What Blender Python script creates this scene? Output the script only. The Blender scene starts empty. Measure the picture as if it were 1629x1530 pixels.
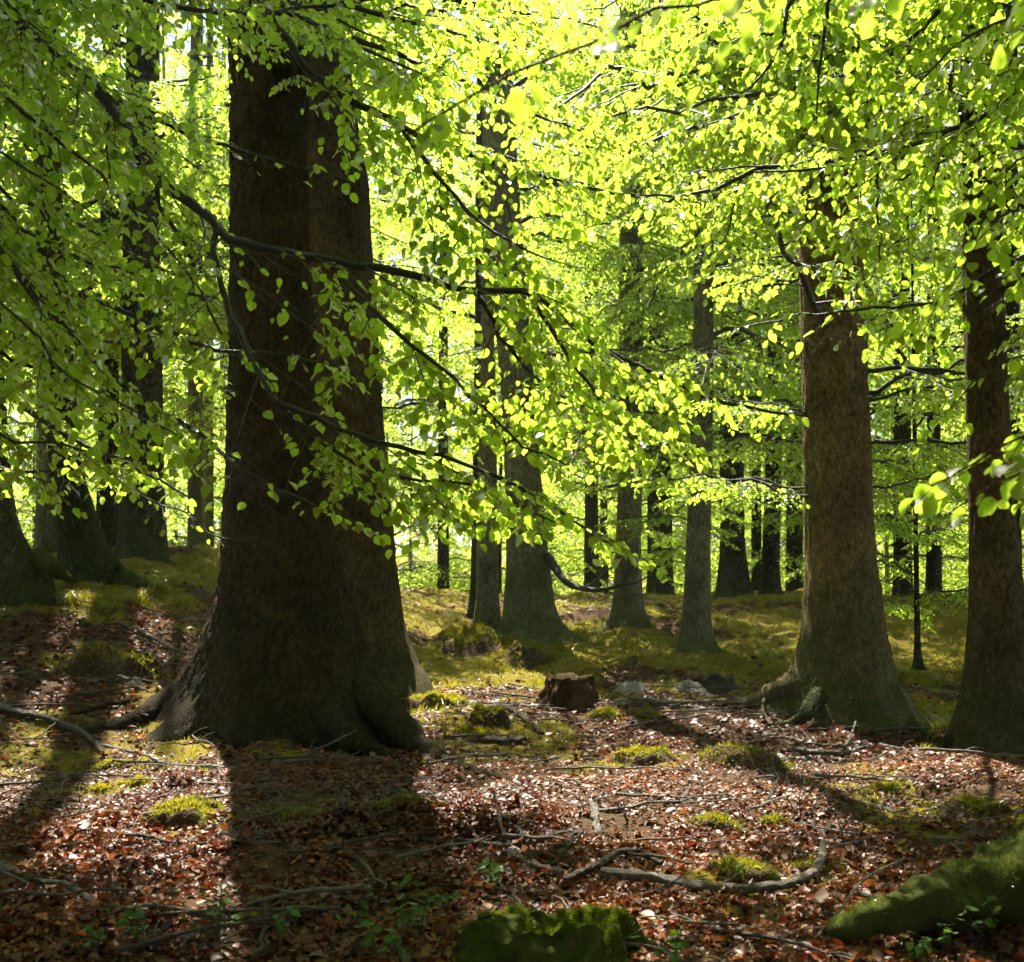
import bpy, math
import numpy as np
from mathutils import Vector, Matrix

R = math.radians
scene = bpy.context.scene
col = scene.collection

# ------------------------------------------------------------------ camera
CAM = np.array([0.0, 0.0, 1.6]); FPX = 1967.0; PITCH = math.atan(115 / FPX)
cam = bpy.data.cameras.new('camera'); cam_o = bpy.data.objects.new('camera', cam); col.objects.link(cam_o)
cam.sensor_width = 36.0; cam.lens = 36.0 * FPX / 1629.0
cam_o.location = CAM; cam_o.rotation_euler = (math.pi / 2 + PITCH, 0, 0)
cam.clip_start = 0.1; cam.clip_end = 5000
cam.dof.use_dof = True; cam.dof.focus_distance = 8.5; cam.dof.aperture_fstop = 4.5
scene.camera = cam_o

# ------------------------------------------------------------------ sky and sun
SUN_AZ, SUN_EL = R(-14), R(57)
world = bpy.data.worlds.new('World'); scene.world = world; world.use_nodes = True
wn = world.node_tree.nodes; wl = world.node_tree.links
sky = wn.new('ShaderNodeTexSky'); sky.sky_type = 'NISHITA'; sky.sun_disc = False
sky.sun_elevation = SUN_EL; sky.sun_rotation = SUN_AZ
wn['Background'].inputs[1].default_value = 0.05
wl.new(sky.outputs[0], wn['Background'].inputs[0])
SUN = np.array([math.sin(SUN_AZ) * math.cos(SUN_EL), math.cos(SUN_AZ) * math.cos(SUN_EL), math.sin(SUN_EL)])
sl = bpy.data.lights.new('sun', 'SUN'); sl.energy = 5.0; sl.angle = R(0.53); sl.color = (1.0, 0.93, 0.80)
so = bpy.data.objects.new('sun', sl); col.objects.link(so)
so.rotation_euler = Vector(SUN).to_track_quat('Z', 'Y').to_euler(); so.location = (0, 0, 40)

# ------------------------------------------------------------------ exposure and render
vs = scene.view_settings
vs.view_transform = 'Standard'; vs.look = 'None'; vs.exposure = 2.1; vs.gamma = 1.0; vs.use_curve_mapping = False
cy = scene.cycles
cy.max_bounces = 5; cy.diffuse_bounces = 4; cy.glossy_bounces = 2; cy.transmission_bounces = 5; cy.transparent_max_bounces = 4
cy.caustics_reflective = False; cy.caustics_refractive = False; cy.sample_clamp_indirect = 5.0
cy.use_denoising = True; cy.use_adaptive_sampling = True; cy.adaptive_threshold = 0.03
try: cy.denoiser = 'OPENIMAGEDENOISE'
except Exception: pass

# ------------------------------------------------------------------ numeric helpers
def _hash(ix, iy, iz, seed):
    h = (ix * 374761393 + iy * 668265263 + iz * 2147483647 + seed * 974634777) & 0xFFFFFFFF
    h = ((h ^ (h >> 13)) * 1274126177) & 0xFFFFFFFF
    return ((h ^ (h >> 16)) & 0xFFFF) / 65535.0
def vnoise(x, y, z=None, seed=0):
    x = np.asarray(x, float); y = np.asarray(y, float)
    z = np.zeros_like(x) if z is None else np.asarray(z, float)
    x, y, z = np.broadcast_arrays(x, y, z)
    xi, yi, zi = np.floor(x).astype(np.int64), np.floor(y).astype(np.int64), np.floor(z).astype(np.int64)
    xf, yf, zf = x - xi, y - yi, z - zi
    u, v, w = xf*xf*(3-2*xf), yf*yf*(3-2*yf), zf*zf*(3-2*zf)
    out = 0
    for dx in (0, 1):
        for dy in (0, 1):
            for dz in (0, 1):
                out = out + (u if dx else 1-u) * (v if dy else 1-v) * (w if dz else 1-w) * _hash(xi+dx, yi+dy, zi+dz, seed)
    return out * 2 - 1
def S(t):
    t = np.clip(t, 0, 1); return t*t*(3-2*t)
def H(x, y, fine=True):
    x = np.asarray(x, float); y = np.asarray(y, float)
    h = 0.58 * S((y - 12) / 13) - 2.0 * S((y - 27) / 22) + 1.8 * S((y - 60) / 60)
    h = h + 1.25 * S((y - 8.6) / 6.4) * S((-x - 0.6) / 4.6) * (1 - 0.8 * S((y - 18) / 9))
    h = h + 0.22 * S((y - 13) / 6) * S((x - 4) / 5) * (1 - S((y - 20) / 8))
    d = S((y - 3) / 3)
    h = h + 0.07 * vnoise(x * .55, y * .55, seed=3) + (0.05 * vnoise(x * 1.5, y * 1.5, seed=4) + .045 * np.abs(vnoise(x * 2.1 + 5, y * 2.1, seed=14))) * d
    if fine:
        m = S((y - 11) / 6)
        h = h + (0.024 + .035 * m) * vnoise(x * 3.1, y * 3.1, seed=5) + 0.014 * vnoise(x * 9, y * 9, seed=6) + .13 * m * np.abs(vnoise(x * 1.2, y * 1.2, seed=7)) + .05 * m * np.abs(vnoise(x * 2.8, y * 2.8, seed=8))
    return h
def ray(px, py):
    xc, yc = (px - 814.5) / FPX, (765.0 - py) / FPX
    c, s = math.cos(PITCH), math.sin(PITCH)
    return np.array([xc, c - yc * s, s + yc * c])
def at(px, py, Y):
    d = ray(px, py); return CAM + d * (Y / d[1])
def on_ground(px, py):
    d = ray(px, py); t = np.arange(3.0, 60, .02); P = CAM + d * t[:, None]; below = np.nonzero(P[:, 2] <= H(P[:, 0], P[:, 1]))[0]
    p = P[below[0]] if len(below) else P[-1]
    return np.array([p[0], p[1], float(H(p[0], p[1]))])
def project(P):
    P = np.atleast_2d(P) - CAM
    c, s = math.cos(PITCH), math.sin(PITCH)
    dep = P[:, 1] * c + P[:, 2] * s; up = -P[:, 1] * s + P[:, 2] * c
    return 814.5 + FPX * P[:, 0] / dep, 765 - FPX * up / dep, dep
def nrm(v):
    v = np.asarray(v, float); return v / (np.linalg.norm(v, axis=-1, keepdims=True) + 1e-9)
def smooth_path(pts, n):
    P = np.asarray(pts, float); k = len(P)
    if k == 2: return P[0] + (P[1] - P[0]) * np.linspace(0, 1, n)[:, None]
    E = np.vstack([2*P[0]-P[1], P, 2*P[-1]-P[-2]])
    seg = np.linalg.norm(np.diff(P, axis=0), axis=1); cum = np.r_[0, np.cumsum(seg)]
    out = []
    for t in np.linspace(0, cum[-1], n):
        i = min(np.searchsorted(cum, t, side='right') - 1, k - 2); u = (t - cum[i]) / max(seg[i], 1e-9)
        a, b, c, d = E[i], E[i+1], E[i+2], E[i+3]
        out.append(.5*((2*b)+(-a+c)*u+(2*a-5*b+4*c-d)*u*u+(-a+3*b-3*c+d)*u**3))
    return np.array(out)

# ------------------------------------------------------------------ mesh building
class Acc:
    def __init__(s): s.V=[]; s.F=[]; s.T=[]; s.n=0
    def add(s, V, F, tint=0.0):
        V = np.asarray(V, float); s.V.append(V); s.F.append(np.asarray(F, np.int64) + s.n)
        s.T.append(np.broadcast_to(np.asarray(tint, float), (len(V),))); s.n += len(V)
    def mesh(s, name, mat, smooth=True, offset=None):
        V = np.concatenate(s.V) if s.V else np.zeros((0, 3))
        if offset is not None: V = V - np.asarray(offset)
        m = bpy.data.meshes.new(name)
        m.vertices.add(len(V)); m.vertices.foreach_set('co', V.astype(np.float32).ravel())
        tot = np.concatenate([np.full(len(f), f.shape[1]) for f in s.F]) if s.F else np.zeros(0, int)
        loops = np.concatenate([f.ravel() for f in s.F]) if s.F else np.zeros(0, int)
        m.loops.add(len(loops)); m.loops.foreach_set('vertex_index', loops.astype(np.int32))
        m.polygons.add(len(tot)); m.polygons.foreach_set('loop_start', np.r_[0, np.cumsum(tot)[:-1]].astype(np.int32) if len(tot) else np.zeros(0, np.int32))
        m.polygons.foreach_set('use_smooth', np.full(len(tot), smooth))
        a = m.attributes.new('tint', 'FLOAT', 'POINT'); a.data.foreach_set('value', np.concatenate(s.T).astype(np.float32) if s.T else np.zeros(0, np.float32))
        m.update(calc_edges=True); m.validate()
        if mat: m.materials.append(mat)
        return m
def obj(name, mesh, parent=None, loc=None):
    o = bpy.data.objects.new(name, mesh); col.objects.link(o)
    if parent is not None: o.parent = parent
    if loc is not None: o.location = loc
    return o
def tag(o, label=None, cat=None, group=None, kind=None):
    for k, v in (('label', label), ('category', cat), ('group', group), ('kind', kind)):
        if v: o[k] = v
    return o
def empty(name, loc):
    o = bpy.data.objects.new(name, None); col.objects.link(o); o.location = loc; o.empty_display_size = .1
    return o
def tube(acc, pts, radii, ns=6, tint=0.0, cap=True, rough=0.0, seed=0):
    P = np.asarray(pts, float); n = len(P); r = np.broadcast_to(np.asarray(radii, float), (n,))
    T = nrm(np.gradient(P, axis=0))
    ref = np.array([0, 0, 1.0]) if abs(T[0][2]) < .9 else np.array([1.0, 0, 0])
    a = nrm(np.cross(T, ref)); b = np.cross(T, a)
    th = np.arange(ns) * 2 * math.pi / ns
    rr = r[:, None] * np.ones(ns)
    if rough: rr = rr * (1 + rough * vnoise(np.arange(n)[:, None] * .7 + seed * 7.3, np.cos(th)[None] * 1.4, np.sin(th)[None] * 1.4, seed))
    V = P[:, None] + rr[..., None] * (np.cos(th)[None, :, None] * a[:, None] + np.sin(th)[None, :, None] * b[:, None])
    V = V.reshape(-1, 3)
    i = np.arange(n - 1)[:, None] * ns + np.arange(ns)[None]; j = np.arange(n - 1)[:, None] * ns + (np.arange(ns)[None] + 1) % ns
    acc.add(V, np.stack([i, j, j + ns, i + ns], -1).reshape(-1, 4), tint)
    if cap:
        for base, c in ((0, P[0]), ((n - 1) * ns, P[-1])):
            k = np.arange(ns); ring = V[base:base+ns]
            f = np.stack([k, (k+1) % ns, np.full(ns, ns)], -1)
            acc.add(np.vstack([ring, c]), f[:, ::-1] if base == 0 else f, tint)

# leaf templates: x along the blade, y across, z normal
def leaf_template(kind, curl=0.0, fold=.14, wave=0.0):
    if kind == 'near':
        xs = [0, .07, .28, .58, .85, 1.0]; ws = [0, .20, .375, .355, .19, 0]
    elif kind == 'mid':
        xs = [0, .18, .66, 1.0]; ws = [0, .34, .36, 0]
    else:
        return np.array([[0,0,0],[.45,-.40,.05],[1,0,-.12*curl],[.45,.40,.05]]), [np.array([[0,1,2,3]])]
    V = []; 
    for x, w in zip(xs, ws):
        zc = -curl * x * x
        V.append([x, 0, zc])
    mid = len(xs)
    for sgn in (-1, 1):
        for q, (x, w) in enumerate(zip(xs[1:-1], ws[1:-1])):
            V.append([x, sgn * w, -curl * x * x + fold * w + wave * math.sin(q * 2.6 + sgn) * .06])
    k = mid - 2; tri = []; quad = []
    for si in (0, 1):
        o = mid + si * k
        f = [[0, 1, o]] + [[mid-2, mid-1, o+k-1]]
        for q in range(k - 1): quad.append([1+q, 2+q, o+q+1, o+q] if si else [1+q, o+q, o+q+1, 2+q])
        tri += [t[::-1] if si == 0 else t for t in f]
    return np.array(V), [np.array(tri), np.array(quad)]
TEMPL = {k: [leaf_template(k, c, f, w) for c, f, w in ((.10,.3,1),(.24,.15,1),(.02,.45,0),(-.1,.2,1),(.32,.3,0))] for k in ('near', 'mid', 'far')}
TEMPL['dry'] = [leaf_template('near', c, f, 1.5) for c, f in ((.45,.8),(-.35,.6),(.15,1.1),(.65,.3),(.05,.5))]
def add_leaves(acc, L, kind, rng):
    """L: array rows pos3 dir3 nrm3 size tint"""
    L = np.asarray(L)
    if not len(L): return
    which = rng.integers(0, 5, len(L))
    for t in range(5):
        Q = L[which == t]
        if not len(Q): continue
        TV, TF = TEMPL[kind][t]; n = len(TV)
        d = nrm(Q[:, 3:6]); s = nrm(np.cross(Q[:, 6:9], d)); nn = np.cross(d, s)
        wid = rng.uniform(.85, 1.15, len(Q))
        V = Q[:, None, 0:3] + Q[:, 9, None, None] * (TV[None, :, 0:1]*d[:, None] + TV[None, :, 1:2]*wid[:, None, None]*s[:, None] + TV[None, :, 2:3]*nn[:, None])
        base = (np.arange(len(Q)) * n)[:, None, None]
        n0 = acc.n; acc.V.append(V.reshape(-1, 3)); acc.T.append(np.repeat(Q[:, 10], n)); acc.n += len(Q) * n
        for f in TF: acc.F.append((f[None] + base).reshape(-1, f.shape[1]) + n0)

# ------------------------------------------------------------------ materials
def mat_new(name):
    m = bpy.data.materials.new(name); m.use_nodes = True; nt = m.node_tree; nt.nodes.clear()
    out = nt.nodes.new('ShaderNodeOutputMaterial'); return m, nt, out
def N(nt, kind, **kw):
    n = nt.nodes.new(kind)
    for k, v in kw.items():
        if k.startswith('i_'):
            key = k[2:]; n.inputs[int(key) if key.isdigit() else key].default_value = v
        else: setattr(n, k, v)
    return n
def ramp(nt, src, stops, interp='LINEAR'):
    r = nt.nodes.new('ShaderNodeValToRGB'); e = r.color_ramp.elements; r.color_ramp.interpolation = interp
    while len(e) < len(stops): e.new(.5)
    for k, (p, c) in enumerate(stops):
        e[k].position = p; e[k].color = (*c, 1) if len(c) == 3 else c
    nt.links.new(src, r.inputs[0]); return r.outputs[0]
def mixc(nt, f, a, b, mode='MIX'):
    m = nt.nodes.new('ShaderNodeMix'); m.data_type = 'RGBA'; m.blend_type = mode
    for sock, v in ((m.inputs[0], f), (m.inputs[6], a), (m.inputs[7], b)):
        if hasattr(v, 'is_output'): nt.links.new(v, sock)
        else: sock.default_value = v if isinstance(v, float) else (*v, 1)
    return m.outputs[2]
def math_n(nt, op, a, b=None, clamp=False):
    m = nt.nodes.new('ShaderNodeMath'); m.operation = op; m.use_clamp = clamp
    for k, v in enumerate((a, b)):
        if v is None: continue
        if hasattr(v, 'is_output'): nt.links.new(v, m.inputs[k])
        else: m.inputs[k].default_value = v
    return m.outputs[0]
def noise(nt, scale, detail=4, rough=.6, vec=None, dist=0.0):
    n = nt.nodes.new('ShaderNodeTexNoise'); n.inputs['Scale'].default_value = scale; n.inputs['Detail'].default_value = detail
    n.inputs['Roughness'].default_value = rough; n.inputs['Distortion'].default_value = dist
    if vec: nt.links.new(vec, n.inputs['Vector'])
    return n.outputs[0]
def attr(nt, name='tint'):
    a = nt.nodes.new('ShaderNodeAttribute'); a.attribute_name = name; return a.outputs['Fac']
def bump(nt, h, strength, dist):
    b = nt.nodes.new('ShaderNodeBump'); b.inputs['Strength'].default_value = strength; b.inputs['Distance'].default_value = dist
    nt.links.new(h, b.inputs['Height']); return b.outputs[0]

def leaf_material(name, refl, trans, mixf=.62, gloss=.35):
    m, nt, out = mat_new(name); L = nt.links
    t = attr(nt); oi = N(nt, 'ShaderNodeObjectInfo').outputs['Random']
    v = math_n(nt, 'ADD', math_n(nt, 'MULTIPLY', t, .75), math_n(nt, 'MULTIPLY', oi, .25))
    rc = ramp(nt, v, [(0, refl[0]), (1, refl[1])]); tc = ramp(nt, v, [(0, trans[0]), (.6, trans[1]), (1, trans[2])])
    df = N(nt, 'ShaderNodeBsdfDiffuse'); L.new(rc, df.inputs[0])
    tr = N(nt, 'ShaderNodeBsdfTranslucent'); L.new(tc, tr.inputs[0])
    mx = N(nt, 'ShaderNodeMixShader', i_0=mixf); L.new(df.outputs[0], mx.inputs[1]); L.new(tr.outputs[0], mx.inputs[2])
    gl = N(nt, 'ShaderNodeBsdfGlossy', i_Roughness=.38); gl.inputs[0].default_value = (1, 1, 1, 1)
    lw = N(nt, 'ShaderNodeFresnel', i_IOR=1.38)
    mx2 = N(nt, 'ShaderNodeMixShader'); L.new(math_n(nt, 'MULTIPLY', lw.outputs[0], gloss), mx2.inputs[0])
    L.new(mx.outputs[0], mx2.inputs[1]); L.new(gl.outputs[0], mx2.inputs[2]); L.new(mx2.outputs[0], out.inputs[0])
    return m
M = {}
M['leaf'] = leaf_material('beech_leaf', ((.045,.10,.008),(.085,.15,.010)), ((.38,.60,.03),(.50,.69,.05),(.62,.76,.09)), .80)
M['leaf_far'] = leaf_material('beech_leaf_far', ((.06,.115,.009),(.10,.16,.012)), ((.48,.68,.06),(.58,.76,.09),(.68,.80,.14)), .82)
M['herb'] = leaf_material('herb_leaf', ((.03,.08,.01),(.06,.13,.012)), ((.10,.28,.01),(.16,.36,.015),(.22,.4,.02)), .45, .4)
M['moss_dark'] = leaf_material('moss_dark', ((.04,.055,.005),(.11,.13,.012)), ((.10,.14,.006),(.2,.26,.01),(.34,.38,.015)), .45, .1)
M['moss_blade'] = leaf_material('moss_blade', ((.085,.085,.007),(.23,.18,.02)), ((.26,.27,.01),(.43,.39,.014),(.54,.43,.03)), .5, .12)

def bark_material(name, dark, light, moss=(.055,.075,.012), scale=1.0, crack=.9, mossy=.7, rough=.88, spec=.08, lichen=.45):
    m, nt, out = mat_new(name); L = nt.links
    co = N(nt, 'ShaderNodeTexCoord').outputs['Object']
    mp = N(nt, 'ShaderNodeMapping'); L.new(co, mp.inputs[0]); mp.inputs['Scale'].default_value = (1, 1, .5)
    big = noise(nt, 3.0 * scale, 5, .6, mp.outputs[0]); fine = noise(nt, 42 * scale, 5, .7, mp.outputs[0], .6)
    wv = N(nt, 'ShaderNodeVectorMath', operation='ADD'); L.new(mp.outputs[0], wv.inputs[0])
    sc = N(nt, 'ShaderNodeTexNoise'); L.new(mp.outputs[0], sc.inputs['Vector']); sc.inputs['Scale'].default_value = 9 * scale
    vm = N(nt, 'ShaderNodeVectorMath', operation='SCALE'); L.new(sc.outputs['Color'], vm.inputs[0]); vm.inputs['Scale'].default_value = .09
    L.new(vm.outputs[0], wv.inputs[1])
    vo = N(nt, 'ShaderNodeTexVoronoi', feature='DISTANCE_TO_EDGE'); vo.inputs['Scale'].default_value = 44 * scale; L.new(wv.outputs[0], vo.inputs['Vector'])
    ck = ramp(nt, vo.outputs[0], [(0, (0,0,0)), (.16, (1,1,1))])
    c = mixc(nt, math_n(nt, 'ADD', math_n(nt, 'MULTIPLY', big, .6), math_n(nt, 'MULTIPLY', fine, .55)), dark, light)
    c = mixc(nt, math_n(nt, 'MULTIPLY', math_n(nt, 'SUBTRACT', 1.0, ck), crack * .55), c, tuple(k * .25 for k in dark))
    c = mixc(nt, 1.0, c, ramp(nt, noise(nt, 1.7 * scale, 4, .6, co, .8), [(.3, (.5,.5,.5)), (.7, (1.35,1.3,1.2))]), 'MULTIPLY')
    sp = noise(nt, 30 * scale, 6, .8, mp.outputs[0]); c = mixc(nt, 1.0, c, ramp(nt, sp, [(.36, (.35,.33,.3)), (.5, (.9,.9,.9)), (.66, (1.7,1.6,1.45))]), 'MULTIPLY')
    lich = ramp(nt, noise(nt, 6.5 * scale, 7, .75, co, .4), [(.60, (0,0,0)), (.70, (1,1,1))])
    c = mixc(nt, math_n(nt, 'MULTIPLY', lich, lichen), c, tuple(.5 * k + .07 for k in light))
    ms = math_n(nt, 'MULTIPLY', attr(nt), ramp(nt, noise(nt, 5 * scale, 6, .7, co), [(.3, (0,0,0)), (.62, (1,1,1))]), True)
    c = mixc(nt, math_n(nt, 'MULTIPLY', ms, mossy), c, moss)
    p = N(nt, 'ShaderNodeBsdfPrincipled'); L.new(c, p.inputs['Base Color']); p.inputs['Roughness'].default_value = rough
    p.inputs['Specular IOR Level'].default_value = spec
    h = math_n(nt, 'ADD', math_n(nt, 'MULTIPLY', ck, .5 * crack), math_n(nt, 'MULTIPLY', fine, .8))
    L.new(bump(nt, h, 1.0, .032), p.inputs['Normal']); L.new(p.outputs[0], out.inputs[0])
    return m
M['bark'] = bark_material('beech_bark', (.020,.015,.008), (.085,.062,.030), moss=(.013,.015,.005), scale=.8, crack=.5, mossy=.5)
M['bark_brown'] = bark_material('beech_bark_brown', (.045,.036,.019), (.17,.13,.068), moss=(.03,.04,.009), scale=.85, crack=.55, mossy=.7)
M['bark_warm'] = bark_material('beech_bark_warm', (.07,.054,.027), (.32,.24,.13), moss=(.045,.065,.011), scale=.8, crack=.6, mossy=1.0)
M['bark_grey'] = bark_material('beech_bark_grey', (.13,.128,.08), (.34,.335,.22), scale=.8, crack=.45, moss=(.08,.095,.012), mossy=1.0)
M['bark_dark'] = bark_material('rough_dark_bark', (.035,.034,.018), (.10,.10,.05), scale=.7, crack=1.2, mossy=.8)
M['twig'] = bark_material('twig_bark', (.02,.016,.012), (.07,.058,.045), scale=2.5, crack=.2, mossy=0, rough=.5, spec=.5)
M['red_twig'] = bark_material('young_twig', (.10,.035,.015), (.2,.08,.03), scale=2.5, crack=.1, mossy=0, rough=.5)
M['deadwood'] = bark_material('dead_wood', (.13,.10,.075), (.36,.31,.25), scale=3, crack=.5, mossy=.5, rough=.45, spec=.6)
M['deadwood_dark'] = bark_material('dead_wood_dark', (.05,.035,.02), (.15,.105,.06), scale=3, crack=.5, mossy=.5, rough=.5, spec=.5)
M['mossy'] = bark_material('moss_cover', (.05,.04,.02), (.13,.10,.05), moss=(.075,.10,.010), scale=3, crack=.3, mossy=1.3)
M['stump'] = bark_material('rotten_wood', (.05,.028,.014), (.21,.12,.06), scale=1.6, crack=1.0, mossy=.4)

def soil_material(name, dark, light, moss, rock=False):
    m, nt, out = mat_new(name); L = nt.links
    co = N(nt, 'ShaderNodeTexCoord').outputs['Object']
    fine = noise(nt, 38, 8, .72, co); mid = noise(nt, 5, 6, .65, co)
    vo = N(nt, 'ShaderNodeTexVoronoi'); vo.inputs['Scale'].default_value = 55; L.new(co, vo.inputs['Vector'])
    c = mixc(nt, fine, dark, light)
    if not rock: c = mixc(nt, math_n(nt, 'MULTIPLY', vo.outputs['Color'], .35), c, tuple(k * 1.6 for k in light))
    mm = math_n(nt, 'ADD', attr(nt), math_n(nt, 'MULTIPLY', math_n(nt, 'SUBTRACT', mid, .5), 1.6), True)
    mm = ramp(nt, mm, [(.38, (0,0,0)), (.62, (1,1,1))])
    mc = mixc(nt, noise(nt, 60, 4, .6, co), tuple(k * .55 for k in moss), tuple(k * 1.5 for k in moss))
    c = mixc(nt, mm, c, mc)
    p = N(nt, 'ShaderNodeBsdfPrincipled'); L.new(c, p.inputs['Base Color']); p.inputs['Roughness'].default_value = .8
    p.inputs['Specular IOR Level'].default_value = .08
    h = math_n(nt, 'ADD', fine, math_n(nt, 'MULTIPLY', vo.outputs['Distance'], .8))
    L.new(bump(nt, h, .8, .02), p.inputs['Normal']); L.new(p.outputs[0], out.inputs[0]); return m
M['ground'] = soil_material('forest_floor', (.022,.013,.007), (.09,.048,.022), (.16,.125,.010))
M['clod'] = soil_material('earth_and_moss', (.022,.014,.008), (.085,.05,.026), (.125,.15,.016))
M['rock'] = soil_material('boulder', (.20,.17,.15), (.42,.37,.34), (.10,.11,.015), rock=True)

def litter_material():
    m, nt, out = mat_new('fallen_leaf'); L = nt.links
    t = attr(nt)
    c = ramp(nt, t, [(0, (.022,.009,.005)), (.25, (.075,.024,.009)), (.45, (.17,.040,.013)), (.62, (.125,.055,.02)), (.8, (.19,.10,.045)), (1, (.40,.12,.015))])
    df = N(nt, 'ShaderNodeBsdfPrincipled'); L.new(c, df.inputs['Base Color']); df.inputs['Roughness'].default_value = .48
    df.inputs['Specular IOR Level'].default_value = .36
    tr = N(nt, 'ShaderNodeBsdfTranslucent'); L.new(mixc(nt, 1.0, c, (1.0, .72, .5), 'MULTIPLY'), tr.inputs[0])
    mx = N(nt, 'ShaderNodeMixShader', i_0=.3); L.new(df.outputs[0], mx.inputs[1]); L.new(tr.outputs[0], mx.inputs[2]); L.new(mx.outputs[0], out.inputs[0])
    return m
M['litter'] = litter_material()

# ------------------------------------------------------------------ where clods and moss humps rise from the floor
MOUNDS = [
 (275,1318,105,34,1.0,'dark earth clod with a bright moss cap in the sunlit litter, lower left',.15), (692,1128,105,30,.8,'low mossy clod beside the foot of the trunk pair',.1),
 (775,1158,64,40,.35,'dark overhung earth clod beside the curved brown stick',.2), (1022,1212,86,30,1.0,'moss-topped clod in the bright patch right of centre',.15),
 (1192,1222,150,46,.2,'long brown earth bank with roots, in front of the cracked brown trunk',.05), (1142,1328,84,28,.25,'flat dark clod left of the bare twiggy sapling',.1),
 (1185,1396,110,38,.85,'mossy clod with dark hollow above the white fallen branch',.2), (1292,1388,60,24,.2,'small dark clod beside the upturned end of the white branch',.2),
 (160,1072,110,42,.15,'dark humped clod in the shade left of the massive trunk',.1), (215,1080,70,46,.1,'blocky black clod next to the massive trunk, under twigs',.1),
 (305,1280,50,16,.1,'small black clod just behind the moss-capped one',.1), (330,1284,36,14,.1,'smallest black clod behind the moss-capped one',.1),
 (470,1306,90,20,.1,'flat dark clod lying in the shadow of the massive trunk',.1), (1560,1300,110,40,.7,'mossy hummock above the thick mossy root, lower right',.05),
 (838,1060,70,34,.05,'brown bare earth mound at the foot of the thick mossy trunk',0), (742,1034,90,36,1.2,'bright green moss mound by the slim pale trunk',0),
 (162,1226,50,14,.05,'thin black clod near the long twig in the litter',.1), (1232,1318,50,20,.4,'little green clod beside the twiggy sapling',.1),
 (745,1180,70,26,.5,'low mossy clod below the dark overhung one',.1), (210,1253,44,14,1.2,'round bright moss cushion in the left litter',0),
 (155,1262,36,12,1.2,'small bright moss cushion left of the round one',0), (55,1300,30,12,1.2,'tiny moss cushion near the left edge',0),
 (1165,1460,46,9,1.3,'flat yellow moss pad under the white fallen branch',0), (1238,1456,32,8,1.3,'small yellow moss pad beside the flat one',0),
 (960,1145,60,16,.6,'low mossy hump in front of the broken stump',0), (1415,1262,60,14,.9,'green moss cushion between sticks in front of the brown trunk',0),
 (1465,1150,70,30,1.1,'domed moss hummock right of the brown trunk',0), (640,1288,120,26,.1,'low dark hump in the shadow in the middle of the litter',0)]
SPOTS = [(on_ground(px, py), w, ms) for px, py, w, h, ms, lab, ov in MOUNDS]
# ------------------------------------------------------------------ ground
def moss_amount(x, y):
    m = .45 * S((y - 10.5) / 2) * np.exp(-((x - .2) / 1.6) ** 2) + .9 * S((y - 12.5) / 5) * (1 - .35 * S((y - 19) / 3) * S((y - 27) / -4)) + .55 * S((x - 2.5) / 2.5) * S((y - 8) / 3)
    m = m + .45 * S((-x - 2.5) / 2) * S((y - 11.5) / 2.5)
    m = m * (1 - .45 * S((y - 17) / 5) * (1 - S((y - 28) / 4)))
    m = m + .70 * vnoise(x * .8, y * .8, seed=31) + .50 * vnoise(x * 2.3, y * 2.3, seed=32) + .25 * vnoise(x * 6, y * 6, seed=33)
    for p, w, ms in SPOTS:
        if ms > .3: m = m + .8 * min(ms, 1) * np.exp(-((x - p[0]) ** 2 + ((y - p[1]) * 1.3) ** 2) / (w * p[1] / FPX * .95) ** 2)
    m = m + .10 * S((y - 7.5) / 1.5) - .5 * S((6.6 - y) / 1.5) + .7 * S((5.6 - y) / .6) * S((x + 2.2) / -1) 
    return np.clip(m, 0, 1)
def axis(dense, tail_lo, tail_hi, n):
    a, b = dense[0], dense[-1]
    lo = a - np.geomspace(.12, a - tail_lo, n)[::-1]; hi = b + np.geomspace(.12, tail_hi - b, n)
    return np.r_[lo, dense, hi]
gx = axis(np.arange(-8.5, 8.5, .055), -1800, 1800, 45)
gy = axis(np.r_[np.arange(3.2, 15, .05), np.arange(15, 30, .12)], -1500, 1800, 45)
X, Y = np.meshgrid(gx, gy); Z = H(X, Y)
a = Acc(); nx, ny = len(gx), len(gy)
i = (np.arange(ny - 1)[:, None] * nx + np.arange(nx - 1)[None]).ravel()
a.add(np.stack([X, Y, Z], -1).reshape(-1, 3), np.stack([i, i+1, i+1+nx, i+nx], -1), moss_amount(X, Y).ravel())
tag(obj('ground', a.mesh('ground', M['ground'])), 'uneven forest floor of dark humus, moss and dead leaves', None, None, 'structure')

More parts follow.
